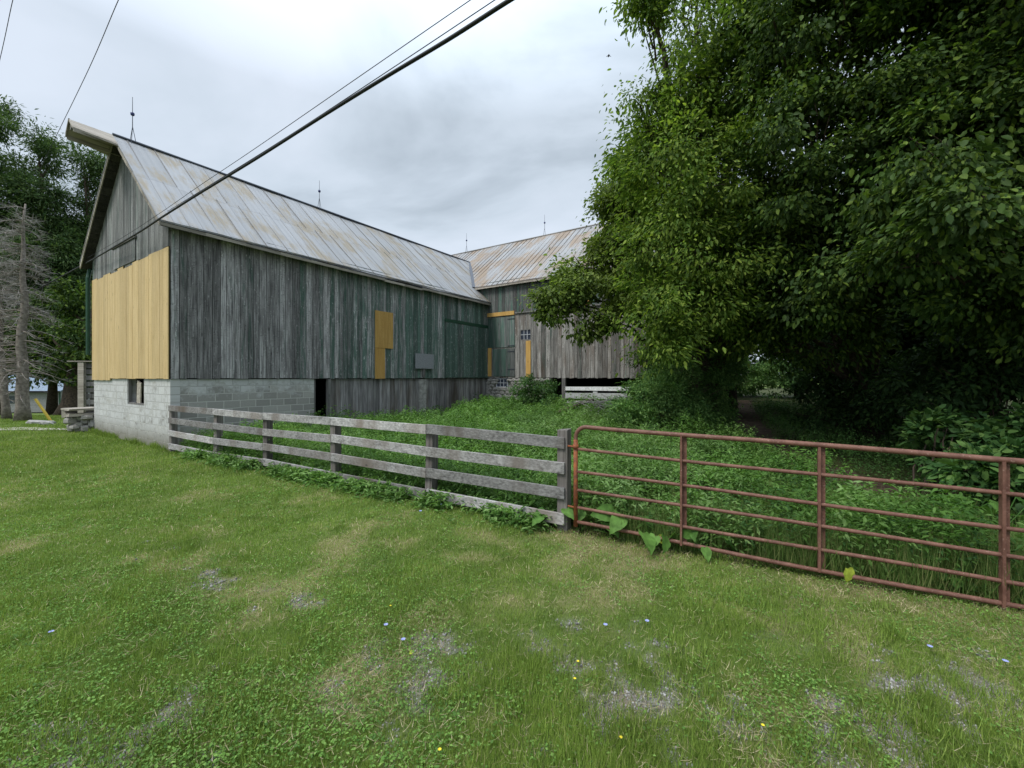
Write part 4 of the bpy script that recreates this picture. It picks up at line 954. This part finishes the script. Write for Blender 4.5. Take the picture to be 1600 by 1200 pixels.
# background wood, seen under and between the near crowns
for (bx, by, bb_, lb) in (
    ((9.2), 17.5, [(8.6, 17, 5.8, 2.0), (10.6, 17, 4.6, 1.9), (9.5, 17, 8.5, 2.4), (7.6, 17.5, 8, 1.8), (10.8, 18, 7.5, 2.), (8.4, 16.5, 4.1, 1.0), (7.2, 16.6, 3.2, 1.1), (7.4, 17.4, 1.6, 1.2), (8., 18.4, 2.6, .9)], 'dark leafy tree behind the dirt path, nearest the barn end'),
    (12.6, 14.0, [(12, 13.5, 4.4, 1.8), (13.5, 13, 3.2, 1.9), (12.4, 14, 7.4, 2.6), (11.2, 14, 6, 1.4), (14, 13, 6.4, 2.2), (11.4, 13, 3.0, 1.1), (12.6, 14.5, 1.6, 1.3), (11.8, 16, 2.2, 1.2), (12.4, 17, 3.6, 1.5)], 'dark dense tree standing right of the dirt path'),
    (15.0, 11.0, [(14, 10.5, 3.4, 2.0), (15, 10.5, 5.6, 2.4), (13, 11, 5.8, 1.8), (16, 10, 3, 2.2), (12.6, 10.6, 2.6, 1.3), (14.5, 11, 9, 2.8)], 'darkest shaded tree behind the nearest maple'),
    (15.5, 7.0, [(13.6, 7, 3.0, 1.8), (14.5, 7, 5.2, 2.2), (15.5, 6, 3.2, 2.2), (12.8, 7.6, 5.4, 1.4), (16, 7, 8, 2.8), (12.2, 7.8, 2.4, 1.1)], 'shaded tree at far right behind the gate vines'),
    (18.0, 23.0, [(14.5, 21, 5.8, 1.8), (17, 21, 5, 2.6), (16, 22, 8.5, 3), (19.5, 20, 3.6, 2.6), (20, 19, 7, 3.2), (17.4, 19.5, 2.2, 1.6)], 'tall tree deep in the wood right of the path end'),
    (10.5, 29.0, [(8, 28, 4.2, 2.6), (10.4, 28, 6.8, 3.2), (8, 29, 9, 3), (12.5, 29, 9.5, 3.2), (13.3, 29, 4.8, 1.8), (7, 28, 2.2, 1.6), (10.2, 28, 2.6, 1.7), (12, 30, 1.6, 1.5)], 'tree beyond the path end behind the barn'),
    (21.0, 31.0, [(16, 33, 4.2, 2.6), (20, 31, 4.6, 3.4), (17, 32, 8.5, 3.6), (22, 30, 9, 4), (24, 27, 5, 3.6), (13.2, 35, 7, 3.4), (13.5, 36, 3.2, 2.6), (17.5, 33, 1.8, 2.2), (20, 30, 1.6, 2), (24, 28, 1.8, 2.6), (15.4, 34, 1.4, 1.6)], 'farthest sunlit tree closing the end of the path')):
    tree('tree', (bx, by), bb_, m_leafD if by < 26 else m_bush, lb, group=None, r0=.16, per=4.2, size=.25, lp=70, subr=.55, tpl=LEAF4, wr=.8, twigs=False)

# left: tall pines, a maple and two dead spruces
def cone_blobs(px0, px1, pyt, pyb, Y, n, lean=0, r=1.0, seed=1):
    rr = random.Random(seed); out = []
    for i in range(n):
        t = (i + .5) / n; py = pyt + (pyb - pyt) * t; pw = (px1 - px0) / 2 * (.25 + .75 * t ** .7); pc = (px0 + px1) / 2 + lean * (1 - t)
        for k in range(1 + int(t * 2.6)): out.append(bl(pc + rr.uniform(-pw, pw), py + rr.uniform(-10, 10), Y + rr.uniform(-1, 1.), r * (.55 + .6 * t), r * (.4 + .35 * t)))
    return out
for (px0, px1, pyt, pyb, Y, bx, lean, lb, sd_) in ((-60, 70, 150, 560, 27, 5, -15, 'tall leftmost pine behind the dead spruces', 3), (35, 125, 200, 560, 28.5, 82, -25, 'tall feathery pine in the middle of the left group', 5), (110, 185, 225, 590, 30, 148, -10, 'pine nearest the barn gable on its left', 8)):
    tree('pine_tree', at(bx, 600, Y)[:2], cone_blobs(px0, px1, pyt, pyb, Y, 13, lean, 1.5, sd_), m_conif, lb, group='tall pines left of the barn', r0=.24, per=5.4, size=.25, lp=150, subr=.66, tpl=LEAF4, wr=.42, droop=.15, twigs=False, fork=.9)
tree('maple_tree', at(113, 600, 24)[:2], [bl(100, 480, 24, 1.7), bl(60, 520, 24, 1.7), bl(130, 530, 23.5, 1.4), bl(90, 560, 23.5, 1.3), bl(150, 470, 24.5, 1.5), bl(20, 540, 24.5, 1.6), bl(160, 560, 25, 1.4), bl(-30, 540, 25, 1.6), bl(130, 585, 24, .8), bl(60, 585, 24.5, .7)],
     m_leafB, 'dark spreading maple with black trunk beside the barn gable', r0=.62, per=5, size=.22, lp=60, tpl=LEAF4, wr=.8, twigs=False, fork=.7)
# distant tree line
for i in range(9):
    px = -100 + i * 30 + random.uniform(-8, 8); Y = 62 + random.uniform(-6, 8); x, y, _ = at(px, 600, Y); zg = gzf(x, y)
    bs = [(x + random.uniform(-2, 2), y + random.uniform(-1, 1), zg + random.uniform(1.5, 7), random.uniform(2, 3)) for k in range(5)]
    lb = ('distant leafy tree beyond the shed, ' + ('hidden by the leftmost trunks', 'at the left picture edge', 'behind the left dead trunk', 'behind the thick dead trunk', 'above the shed roof', 'right of the yellow stake', 'behind the black maple trunk', 'behind the slatted plank pen', 'nearest the barn gable')[i])
    tree('tree', (x, y), bs, m_leafB, lb, group='distant trees beyond the shed', r0=.3, per=1.6, size=.6, lp=50, subr=1.3, tpl=LEAF4, wr=.8, twigs=False)

def dead_spruce(px, Y, r0, ztop, tw, label, lean=0., seed=1):
    x, y, _ = at(px, 600, Y); z0_ = gzf(x, y) - .1; root = empty('dead_spruce', (x, y, z0_), 0, label, 'dead tree')
    rr = random.Random(seed); mb = MB(); n = 14
    pts = [Vector((lean * i / n + .05 * math.sin(i), .04 * math.cos(i * 1.7), ztop * i / n)) for i in range(n + 1)]
    mb.tube(pts, [r0 * (1.3 if i == 0 else 1) * (1 - .88 * i / n) for i in range(n + 1)], 10); mb.build('trunk', m_barkgrey, root, smooth=True)
    mb = MB(); P, D = [], []
    for k in range(int(tw * 60)):
        t = rr.uniform(.22, .98) if k > 12 else rr.uniform(.1, .3); i = t * n; i0_ = min(int(i), n - 1); p = pts[i0_].lerp(pts[i0_ + 1], i - i0_); a_ = rr.uniform(0, 6.28)
        L = tw * (1.05 - .75 * t) * rr.uniform(.5, 1.1) if t > .2 else rr.uniform(.3, 1.); q = []
        for s_ in range(6):
            u = s_ / 5; q.append(p + Vector((math.cos(a_ + .3 * u) * L * u, math.sin(a_ + .3 * u) * L * u, L * (.10 * math.sin(u * 3.1) - .75 * u * u + .45 * u ** 3))))
        mb.tube(q, [.028, .023, .018, .013, .009, .005], 4, cap=False)
        for m_i in range(34 if t > .5 else 9):
            u = rr.uniform(.2, 1) * 4.99; j = int(u); P.append(tuple(q[j].lerp(q[j + 1], u - j))); D.append((math.cos(a_) * .5 + rr.gauss(0, .7), math.sin(a_) * .5 + rr.gauss(0, .7), rr.gauss(-.15, .45)))
    br_ = mb.build('branches', m_barkgrey, root)
    P = np.array(P); D = np.array(D); Lx = .42 * (.4 + RNG.random(len(P))); leaves('twigs', P, D, RNG.normal(size=P.shape), Lx, .016, m_twiggrey, root, TWIG)
dead_spruce(34, 18.0, .235, 9.4, 2.0, 'thick bare grey spruce trunk with dead twigs before the shed', .1, 3)
dead_spruce(9, 18.9, .15, 9.0, 1.8, 'thinner leaning dead spruce left of the thick one', -.5, 9)

# ------------------------------------------------------------------ shrubs
def shrub(name, bx, by, blobs, mat, label, size=.06, per=22, lp=70, subr=.2, tpl=LEAF4, wr=.75, cat='shrub', group=None):
    bz = gzf(bx, by) - .05; root = empty(name, (bx, by, bz), 0, label, cat, group); mb = MB()
    for b in blobs:
        c = Vector((b[0] - bx, b[1] - by, b[2] - bz))
        for k in range(5):
            mb.tube(limbpath((random.uniform(-.15, .15), random.uniform(-.15, .15), 0), c + Vector(norm(RNG.normal(size=3))) * b[3] * .7, 4, .15), [.02, .017, .013, .009, .005], 5, cap=False)
    mb.build('stems', m_bark, root)
    P, D, N, L = foliage(blobs, per * 2, size, subr, .2, leaves_per=lp * 1.6, shell=.5); P = P - np.array([bx, by, bz]); ok = P[:, 2] > .02
    leaves('foliage', P[ok], D[ok], N[ok], L[ok], (L * wr)[ok], mat, root, tpl)
shrub('shrub', .95, 17.2, [bl(825, 615, 17.2, .62), bl(850, 622, 17, .6), bl(832, 602, 17.4, .4), bl(858, 612, 17.3, .36), bl(808, 632, 17, .3), bl(845, 645, 16.8, .42), bl(820, 642, 16.8, .38), bl(868, 640, 16.8, .35)], m_bush, 'round dark green bush against the stone foundation', .09, 26, 60, .2)
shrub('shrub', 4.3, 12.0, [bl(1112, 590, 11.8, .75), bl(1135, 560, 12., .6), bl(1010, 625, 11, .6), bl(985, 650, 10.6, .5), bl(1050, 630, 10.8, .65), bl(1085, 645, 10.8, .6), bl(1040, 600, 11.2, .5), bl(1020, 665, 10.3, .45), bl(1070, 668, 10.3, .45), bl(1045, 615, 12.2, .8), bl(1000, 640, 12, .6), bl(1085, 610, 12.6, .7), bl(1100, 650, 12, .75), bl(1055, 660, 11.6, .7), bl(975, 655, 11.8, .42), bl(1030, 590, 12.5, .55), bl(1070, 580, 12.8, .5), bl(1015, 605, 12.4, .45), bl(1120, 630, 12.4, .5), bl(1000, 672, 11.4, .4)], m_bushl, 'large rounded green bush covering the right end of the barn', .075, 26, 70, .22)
shrub('shrub', 5.3, 16., [bl(1020, 545, 15.6, .8), bl(1060, 560, 15.6, 1.0), bl(1020, 580, 15.6, .7), bl(1110, 575, 15.8, 1.0), bl(1100, 540, 16, .9)], m_leafB, 'tall shaded shrub behind the large bush at barn corner', .1, 14, 60, .3)
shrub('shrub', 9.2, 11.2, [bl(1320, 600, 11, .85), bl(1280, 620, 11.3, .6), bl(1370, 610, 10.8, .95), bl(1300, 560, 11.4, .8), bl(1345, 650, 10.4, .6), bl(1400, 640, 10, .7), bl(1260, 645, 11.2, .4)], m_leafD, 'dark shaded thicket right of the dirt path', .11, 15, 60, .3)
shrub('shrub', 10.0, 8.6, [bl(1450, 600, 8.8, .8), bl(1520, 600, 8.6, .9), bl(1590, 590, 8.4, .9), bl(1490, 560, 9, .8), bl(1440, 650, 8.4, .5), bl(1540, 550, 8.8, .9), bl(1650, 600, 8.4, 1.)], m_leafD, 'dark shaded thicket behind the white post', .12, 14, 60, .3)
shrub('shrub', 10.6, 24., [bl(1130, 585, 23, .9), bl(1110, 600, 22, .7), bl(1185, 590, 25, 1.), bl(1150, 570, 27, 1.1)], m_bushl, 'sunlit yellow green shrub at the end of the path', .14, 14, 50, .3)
shrub('vine_clump', 6.2, 6.2, [bl(1460, 668, 6.3, .22), bl(1500, 690, 6.2, .3), bl(1545, 700, 5.8, .35), bl(1590, 690, 5.8, .4), bl(1530, 740, 5.2, .3), bl(1585, 760, 5, .35), bl(1440, 700, 6.5, .25), bl(1500, 730, 5.8, .3), bl(1640, 740, 5, .5)], m_bush, 'wild grape leaves heaped behind the right end of the gate', .11, 30, 40, .16, LEAF6, 1.0, 'vine')
# white post
q = at(1594, 700, 6.6); mb = MB(); mb.tube([(q[0], q[1], 0), (q[0] + .01, q[1], .7), (q[0] + .02, q[1], 1.3)], [.07, .065, .06], 10)
M = NM('birch_bark_post', .8); k_ = M.noise(M.coord(scale=(3, 3, 12)), 3, 4); M.base(M.ramp(k_, [(.42, (.10, .09, .08)), (.5, (.50, .50, .47))])); tag(mb.build('post', M.m, smooth=True), 'short pale mottled post among the vines at right edge', 'post')

# brush pile
bp = at(905, 668, 14.2); bz = gzf(bp[0], bp[1]) + .2
root = empty('brush_pile', (bp[0], bp[1], bz), 0, 'heap of bare fallen branches with one thick limb near white boards', 'brush pile')
mb = MB(); mb.tube(limbpath((-1.3, -.4, -.05), (.55, .3, .62), 6, .05), [.09, .085, .08, .07, .06, .05, .04], 8); mb.build('limb', m_bark, root, smooth=True)
mb = MB()
for k in range(46):
    a_ = random.uniform(0, 6.28); c_ = (random.uniform(-.3, 1.3), random.uniform(-.4, .5), random.uniform(.05, .6)); L = random.uniform(.4, 1.1)
    mb.tube(limbpath(c_, (c_[0] + L * math.cos(a_), c_[1] + L * math.sin(a_), max(.03, c_[2] + random.uniform(-.3, .35))), 4, .1), [.02, .016, .012, .009, .005], 5)
mb.build('branches', m_twiggrey, root)

# bird
q = at(951, 87, 24); mb = MB(); mb.rock(q, .04, .11, .04, n=8, m=6, j=0)
mb.face([(q[0], q[1] - .06, q[2] + .02), (q[0], q[1] + .06, q[2] + .02), (q[0] + .16, q[1] + .03, q[2] - .04)]); mb.face([(q[0], q[1] - .06, q[2] + .02), (q[0], q[1] + .06, q[2] + .02), (q[0] - .16, q[1] + .03, q[2] - .05)][::-1])
tag(mb.build('bird', m_bird), 'small dark bird flying in grey sky left of the trees', 'bird')

# ------------------------------------------------------------------ lawn grass
def lawn_pts(n, y0, y1, spread=1.42):
    y = np.exp(RNG.uniform(math.log(y0), math.log(y1), n)); x = RNG.uniform(-spread, spread, n) * y
    return x, y
x, y = lawn_pts(950000, 1.45, 24)
yb = np.exp(RNG.uniform(math.log(.5), math.log(20), 600000)); sd_ = RNG.choice([-1., 1.], 600000); xb = sd_ * (np.where(yb > 1.45, 1.42 * yb, 0) + RNG.random(600000) * np.where(yb > 1.45, 4.2, 6.3))
x = np.concatenate([x, xb]); y = np.concatenate([y, yb])     # the lawn goes on to both sides of the view
ok = (y < fline(x) + .25) & ~inbarn(x, y, .05)
gr_ = gravel(x, y); ok &= RNG.random(len(x)) > gr_ * .85
x, y = x[ok], y[ok]; n = len(x); z = gz(x, y)
dr = dry(x, y); a_ = RNG.uniform(0, 2 * math.pi, n)
cl = noise2(x, y, 2.2, 77, 3); tall = sstep(.58, .75, noise2(x, y, 1.3, 88, 3)) * (y < 5)
L = (.018 + .024 * RNG.random(n)) * (.7 + .7 * cl) * (1 + .6 * tall) * (1 - .35 * dr) * np.clip(.75 + y / 14, 1, 1.7)
D = norm(np.stack([np.cos(a_) * .62, np.sin(a_) * .62, .65 + .5 * RNG.random(n)], -1)); N = np.stack([np.cos(a_) * -.7, np.sin(a_) * -.7, np.full(n, .6)], -1) + RNG.normal(size=(n, 3)) * .3
Wd = .0026 * np.clip(y / 3, .9, 5) * (.7 + .6 * RNG.random(n))
rn = np.clip(RNG.random(n) * .55 + .62 * (noise2(x, y, 3.6, 12, 4) - .36) + dr * .5 * RNG.random(n) + (RNG.random(n) < .08) * .35, 0, 1)
L = L * (.55 + .9 * noise2(x, y, 5., 71, 3)); tag(leaves('lawn_grass', np.stack([x, y, z], -1), D, N, L, Wd, m_grass, tpl=BLADE, rnd=rn), 'short patchy mown lawn grass', 'grass', kind='stuff')
x, y = lawn_pts(60000, 1.45, 12); ok = (y < fline(x) + .1) & ~inbarn(x, y, .1) & (RNG.random(60000) < .25 + .75 * dry(x, y)); x, y = x[ok], y[ok]; n = len(x); a_ = RNG.uniform(0, 6.28, n)
tag(leaves('thatch', np.stack([x, y, gz(x, y) + .012 + .02 * RNG.random(n)], -1), np.stack([np.cos(a_), np.sin(a_), .12 * RNG.normal(size=n)], -1), np.tile([0, 0, 1.], (n, 1)), .025 + .05 * RNG.random(n), .0026 * np.clip(y / 3, .9, 3), m_straw, tpl=BLADE), 'dry straw lying in the lawn', 'grass', kind='stuff')
# taller tufts near the drive
cx, cy = [], []
for k in range(700):
    px = random.uniform(-1.3, 1.3); yy = random.uniform(1.6, 3.6) if k > 60 else random.uniform(3.6, 6); cx.append(px * yy); cy.append(yy)
cx = np.array(cx); cy = np.array(cy); keep = (cy < fline(cx) - .4) & (noise2(cx, cy, 1.2, 66) > .42); cx, cy = cx[keep], cy[keep]
idx = np.repeat(np.arange(len(cx)), 34); n = len(idx); px_ = cx[idx] + RNG.normal(size=n) * .045; py_ = cy[idx] + RNG.normal(size=n) * .045; a_ = RNG.uniform(0, 6.28, n)
D = np.stack([np.cos(a_) * .75, np.sin(a_) * .75, np.full(n, .9)], -1) + RNG.normal(size=(n, 3)) * .15; L = .04 + .07 * RNG.random(n)
tag(leaves('grass_tufts', np.stack([px_, py_, gz(px_, py_)], -1), D, np.stack([-np.cos(a_), -np.sin(a_), np.full(n, .5)], -1), L, .004, m_grass, tpl=BLADE, rnd=np.clip(RNG.random(n) * .7, 0, 1)), 'longer tufts of grass in the lawn', 'grass', kind='stuff')
# clover and plantain leaves
x, y = lawn_pts(150000, 1.45, 9); pm = .6 * noise2(x, y, 1.35, 91, 3) + .4 * noise2(x, y, 7, 92, 2) + .14 * sstep(0, -1.2, x) * (y < 4.2); ok = (RNG.random(len(x)) < sstep(.46, .64, pm) * .8 + .04) & (y < fline(x) + .1) & ~inbarn(x, y, .1) & (RNG.random(len(x)) > .5 * gravel(x, y)); x, y = x[ok], y[ok]; n = len(x); a_ = RNG.uniform(0, 6.28, n)
D = np.stack([np.cos(a_), np.sin(a_), .25 + .3 * RNG.normal(size=n)], -1); L = (.010 + .013 * RNG.random(n)) * np.clip(y / 4, 1, 2)
tag(leaves('clover', np.stack([x, y, gz(x, y) + .012 + .03 * RNG.random(n)], -1), D, np.array([0, 0, 1.]) + RNG.normal(size=(n, 3)) * .3, L, L * 1.1, m_clover, tpl=LEAF4), 'low clover and broadleaf weeds in the lawn', 'clover', kind='stuff')
# gravel stones
x, y = lawn_pts(90000, 1.45, 5.5); ok = (gravel(x, y) > .35) & (y < fline(x)); x, y = x[ok][:16000], y[ok][:16000]; n = len(x); z = gz(x, y)
s_ = (.003 + .009 * RNG.random(n) ** 3) * np.clip(y / 2.4, 1, 1.8)
OCT = (np.array([(-1, 0, 0), (0, -1, 0), (1, 0, 0), (0, 1, 0), (0, 0, .8), (0, 0, -.8)]), [(0, 1, 4), (1, 2, 4), (2, 3, 4), (3, 0, 4), (1, 0, 5), (2, 1, 5), (3, 2, 5), (0, 3, 5)])
M = NM('gravel_stones', .9, .2); M.base(M.ramp(M.rnd(), [(0, (.13, .125, .125)), (.5, (.26, .25, .24)), (1, (.42, .41, .40))]))
a_ = RNG.uniform(0, 6.28, n); D = np.stack([np.cos(a_), np.sin(a_), np.zeros(n)], -1)
tag(leaves('gravel', np.stack([x, y, z + s_ * .3], -1), D, np.tile([0, 0, 1.], (n, 1)) + RNG.normal(size=(n, 3)) * .25, s_, s_ * (.6 + .5 * RNG.random(n)), M.m, tpl=OCT), 'loose grey gravel showing through the lawn', 'gravel', kind='stuff')

# ------------------------------------------------------------------ weeds behind the fence
def weeds(name, n, cond, hfun, leafsz, mat, label, tpl=LEAF4, k=17, wr=.62, yr=(3.2, 21.5), xr=(-9, 13)):
    x = RNG.uniform(*xr, n); y = RNG.uniform(*yr, n); ok = cond(x, y) & ~inbarn(x, y, .12) & (np.abs(x - pathx(y)) > .35 + .5 * RNG.random(n)) ; x, y = x[ok], y[ok]
    keep = RNG.random(len(x)) < np.clip(9. / y, .25, 1) ; x, y = x[keep], y[keep]; sc_ = np.sqrt(np.clip(y / 9., 1, 2.2))
    h = hfun(x, y) * (.6 + .6 * RNG.random(len(x))); idx = np.repeat(np.arange(len(x)), k); m = len(idx); t = RNG.random(m) ** .7; a_ = RNG.uniform(0, 6.28, m); r_ = (1.1 - t) * .11
    P = np.stack([x[idx] + np.cos(a_) * r_ * .6, y[idx] + np.sin(a_) * r_ * .6, gz(x, y)[idx] + h[idx] * t], -1)
    D = np.stack([np.cos(a_), np.sin(a_), -.15 + .45 * RNG.normal(size=m)], -1); L = leafsz * (.6 + .7 * RNG.random(m)) * sc_[idx]
    rn = np.clip(.25 * RNG.random(m) + .45 * RNG.random(len(x))[idx] + .75 * (noise2(x, y, 1.6, 99)[idx] - .3), 0, 1)
    o = leaves(name, P, D, np.array([0, 0, 1.]) + RNG.normal(size=(m, 3)) * .35, L, L * wr, mat, tpl=tpl, rnd=rn); tag(o, label, 'weeds', kind='stuff')
behind = lambda x, y: (y > fline(x) + .12)
weeds('weeds', 52000, lambda x, y: behind(x, y) & (x < 5.5 + .0 * y), lambda x, y: .14 + .85 * noise2(x, y, 1.1, 55) ** 1.6 + .06 * (y > 8) + .08 * (x > -2.5), .066, m_weed, 'nettles and leafy weeds filling the paddock behind the fence', LEAF6)
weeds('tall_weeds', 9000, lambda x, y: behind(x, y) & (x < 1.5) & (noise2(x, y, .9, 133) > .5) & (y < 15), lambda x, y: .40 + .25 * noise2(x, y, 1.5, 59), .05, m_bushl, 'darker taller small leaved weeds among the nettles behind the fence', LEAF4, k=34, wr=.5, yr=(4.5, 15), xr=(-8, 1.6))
weeds('tall_nettles', 9000, lambda x, y: behind(x, y) & (x > .1) & (x < 4.2) & (noise2(x, y, .8, 123) > .44) & (y < 13), lambda x, y: .42 + .2 * noise2(x, y, 1.3, 58), .085, m_nettle, 'pale tall nettles standing near the end of the plank fence', LEAF6, k=22, wr=.42, yr=(4, 13), xr=(0, 4.5))
weeds('undergrowth', 24000, lambda x, y: behind(x, y) & (x >= 1.4) & (x > .25 * y), lambda x, y: .18 + .7 * noise2(x, y, 1.1, 57) ** 1.5, .052, m_bush, 'shaded leafy undergrowth behind the gate and under trees', k=20)
# tall grass behind the gate and along the fence
x = RNG.uniform(.6, 5.5, 60000); y = fline(x) + RNG.random(60000) ** 1.4 * 2.6 + .05; ok = RNG.random(60000) < sstep(.38, .66, noise2(x, y, 1.9, 14)); x, y = x[ok], y[ok]; n = len(x); a_ = RNG.uniform(0, 6.28, n)
D = np.stack([np.cos(a_) * .5, np.sin(a_) * .5, np.full(n, 1.)], -1) + RNG.normal(size=(n, 3)) * .2; L = .14 + .36 * RNG.random(n) ** 1.5
tag(leaves('tall_grass', np.stack([x, y, gz(x, y)], -1), D, np.stack([-np.cos(a_), -np.sin(a_), np.full(n, .5)], -1), L, .005, m_tall, tpl=BLADE), 'uncut tall grass behind the rusty gate', 'grass', kind='stuff')
x = RNG.uniform(-7.5, .5, 6500); y = fline(x) - RNG.normal(size=6500) * .17 + .06; ok = RNG.random(6500) < sstep(.36, .62, noise2(x, y, 2.6, 19)); x, y = x[ok], y[ok]; idx = np.repeat(np.arange(len(x)), 7); m = len(idx); a_ = RNG.uniform(0, 6.28, m)
P = np.stack([x[idx] + RNG.normal(size=m) * .05, y[idx] + RNG.normal(size=m) * .05, gz(x, y)[idx] + .19 * RNG.random(m) ** 1.6], -1); D = np.stack([np.cos(a_), np.sin(a_) - .3, RNG.normal(size=m) * .4], -1); L = .05 + .05 * RNG.random(m)
tag(leaves('fence_line_weeds', P, D, np.array([0, 0, 1.]) + RNG.normal(size=(m, 3)) * .35, L, L * .6, m_weed, tpl=LEAF6), 'low dark weeds along the foot of the plank fence', 'weeds', kind='stuff')

t = RNG.random(5200) * 6.5; q = A0[None, :] + V2[None, :] * t[:, None] - U[None, :] * (np.abs(RNG.normal(size=5200)) * .07 + .02)[:, None]; x, y = q[:, 0], q[:, 1]; ok = RNG.random(5200) < sstep(.3, .6, noise2(x, y, 2.2, 29)); x, y = x[ok], y[ok]; n = len(x); a_ = RNG.uniform(0, 6.28, n)
tag(leaves('wall_foot_grass', np.stack([x, y, gz(x, y)], -1), np.stack([np.cos(a_) * .5, np.sin(a_) * .5, np.full(n, 1.)], -1) + RNG.normal(size=(n, 3)) * .2, np.stack([-np.cos(a_), -np.sin(a_), np.full(n, .5)], -1), .06 + .14 * RNG.random(n) ** 2, .008, m_grass, tpl=BLADE, rnd=RNG.random(n) * .7), 'unmown grass at the foot of the block wall', 'grass', kind='stuff')
# burdock plants near the gate
def burdock(x, y, n, s, label, seed):
    rr = np.random.default_rng(seed); z = gzf(x, y); root = empty('burdock', (x, y, z), 0, label, 'plant', 'burdock plants by the gate')
    mb = MB(); P, D = [], []
    for k in range(n):
        a_ = k * 2.4 + rr.uniform(-.6, .6); el = rr.uniform(.5, 1.1); l_ = s * rr.uniform(.5, 1.1); tip = (math.cos(a_) * l_ * math.cos(el), math.sin(a_) * l_ * math.cos(el), l_ * math.sin(el)); mb.tube([(0, 0, 0), (tip[0] * .4, tip[1] * .4, tip[2] * .6), tip], [.008, .006, .004], 5); P.append(tip); D.append((math.cos(a_), math.sin(a_), rr.uniform(-.7, .1)))
    mb.build('stalks', m_burd, root); L = s * .52 * (.55 + .8 * rr.random(n)); leaves('foliage', np.array(P), np.array(D), np.array([0, -.5, 1.]) + rr.normal(size=(n, 3)) * .4, L, L * .85, m_burd, root, BIG)
for i, (px, py, Y, n, s_, lb) in enumerate(((985, 830, 4.72, 14, .40, 'burdock with drooping leaves behind the lower bars left of first upright'), (1035, 835, 4.47, 10, .30, 'burdock pushing bright leaves through bars beside first gate upright'), (930, 800, 5.0, 12, .42, 'burdock right behind the hinge end of gate'), (862, 790, 5.15, 9, .36, 'burdock behind the lowest rail at the end post'), (1085, 830, 4.4, 9, .32, 'burdock behind the gate just right of first upright'), (1500, 905, 3.55, 8, .22, 'burdock at ground level left of last visible upright'), (1590, 915, 3.45, 6, .2, 'burdock at right picture edge under the gate'), (1480, 790, 4.7, 16, .5, 'large shaded burdock behind the right part of gate'), (1560, 800, 4.4, 18, .55, 'largest burdock behind the last visible upright'))):
    X = (px - 800) / F * Y; burdock(X, Y, n, s_, lb, i + 1)
# single fallen leaves
def oneleaf(px, py, Y, z, s_, label, dirv, nrm):
    X = (px - 800) / F * Y; o = leaves('fallen_leaf', np.zeros((1, 3)), [dirv], [nrm], s_, s_ * .95, m_yleaf, tpl=BIG); o.location = (X, Y, z); tag(o, label, 'leaf')
oneleaf(1030, 860, 4.42, .09, .15, 'yellow green burdock leaf hanging at the foot of first upright', (1, .2, -.05), (0, -.6, .8))
oneleaf(1325, 885, 3.52, .2, .13, 'torn yellowed leaf hanging over the bottom bar', (.1, -.15, -1), (.2, -1, .2))
oneleaf(640, 1025, 2.72, .02, .03, 'small yellow leaf lying in the front lawn', (1, .1, .1), (0, -.5, .9))
# chicory and yellow flowers
PET = (np.array([(0, 0, 0), (.6, .25, .1), (1, .12, .16), (1, -.12, .16), (.6, -.25, .1)]), [(0, 4, 3, 2, 1)])
def flower(name, px, py, mat, s_, label, cat, group):
    Y = CAMZ * F / (py - HOR); X = (px - 800) / F * Y; z = gzf(X, Y); Y *= (CAMZ - z - .05) / CAMZ; X = (px - 800) / F * Y
    root = empty(name, (X, Y, z), 0, label, cat, group); mb = MB(); mb.tube([(0, 0, 0), (.005, 0, .03), (0, .004, .052)], .0014, 5); mb.build('stem', m_clover, root)
    k = 11; a_ = np.arange(k) * 2 * math.pi / k; leaves('petals', np.tile([0, 0, .052], (k, 1)), np.stack([np.cos(a_), np.sin(a_) - .1, np.full(k, .25)], -1), np.tile([0, -.3, 1.], (k, 1)), s_, s_ * .9, mat, root, PET)
for (px, py, pos) in ((80, 988, 'far left of the front lawn'), (603, 977, 'left of centre in the front lawn'), (630, 1000, 'just below another in the lawn centre'), (946, 977, 'left one of the pair right of lawn centre'), (1011, 971, 'right one of the pair right of lawn centre'), (1453, 1011, 'right part of lawn below the gate'), (1571, 1034, 'right edge of the lawn'), (657, 799, 'at the foot of the fence post second from gate'), (690, 789, 'under the bottom rail by the second post')):
    flower('chicory_flower', px, py, m_flower, .016 if py > 900 else .02, 'pale blue chicory flower ' + pos, 'flower', 'blue chicory flowers in the grass')
for (px, py, pos) in ((898, 1061, 'in the centre foreground'), (903, 1034, 'above the centre foreground gravel'), (970, 1153, 'near the bottom edge centre'), (687, 1172, 'at the bottom edge left of centre'), (1192, 1134, 'low in the right foreground'), (610, 947, 'in the dry grass left of centre')):
    flower('yellow_flower', px, py, m_yflower, .009, 'tiny yellow flower ' + pos, 'flower', 'tiny yellow flowers in the lawn')
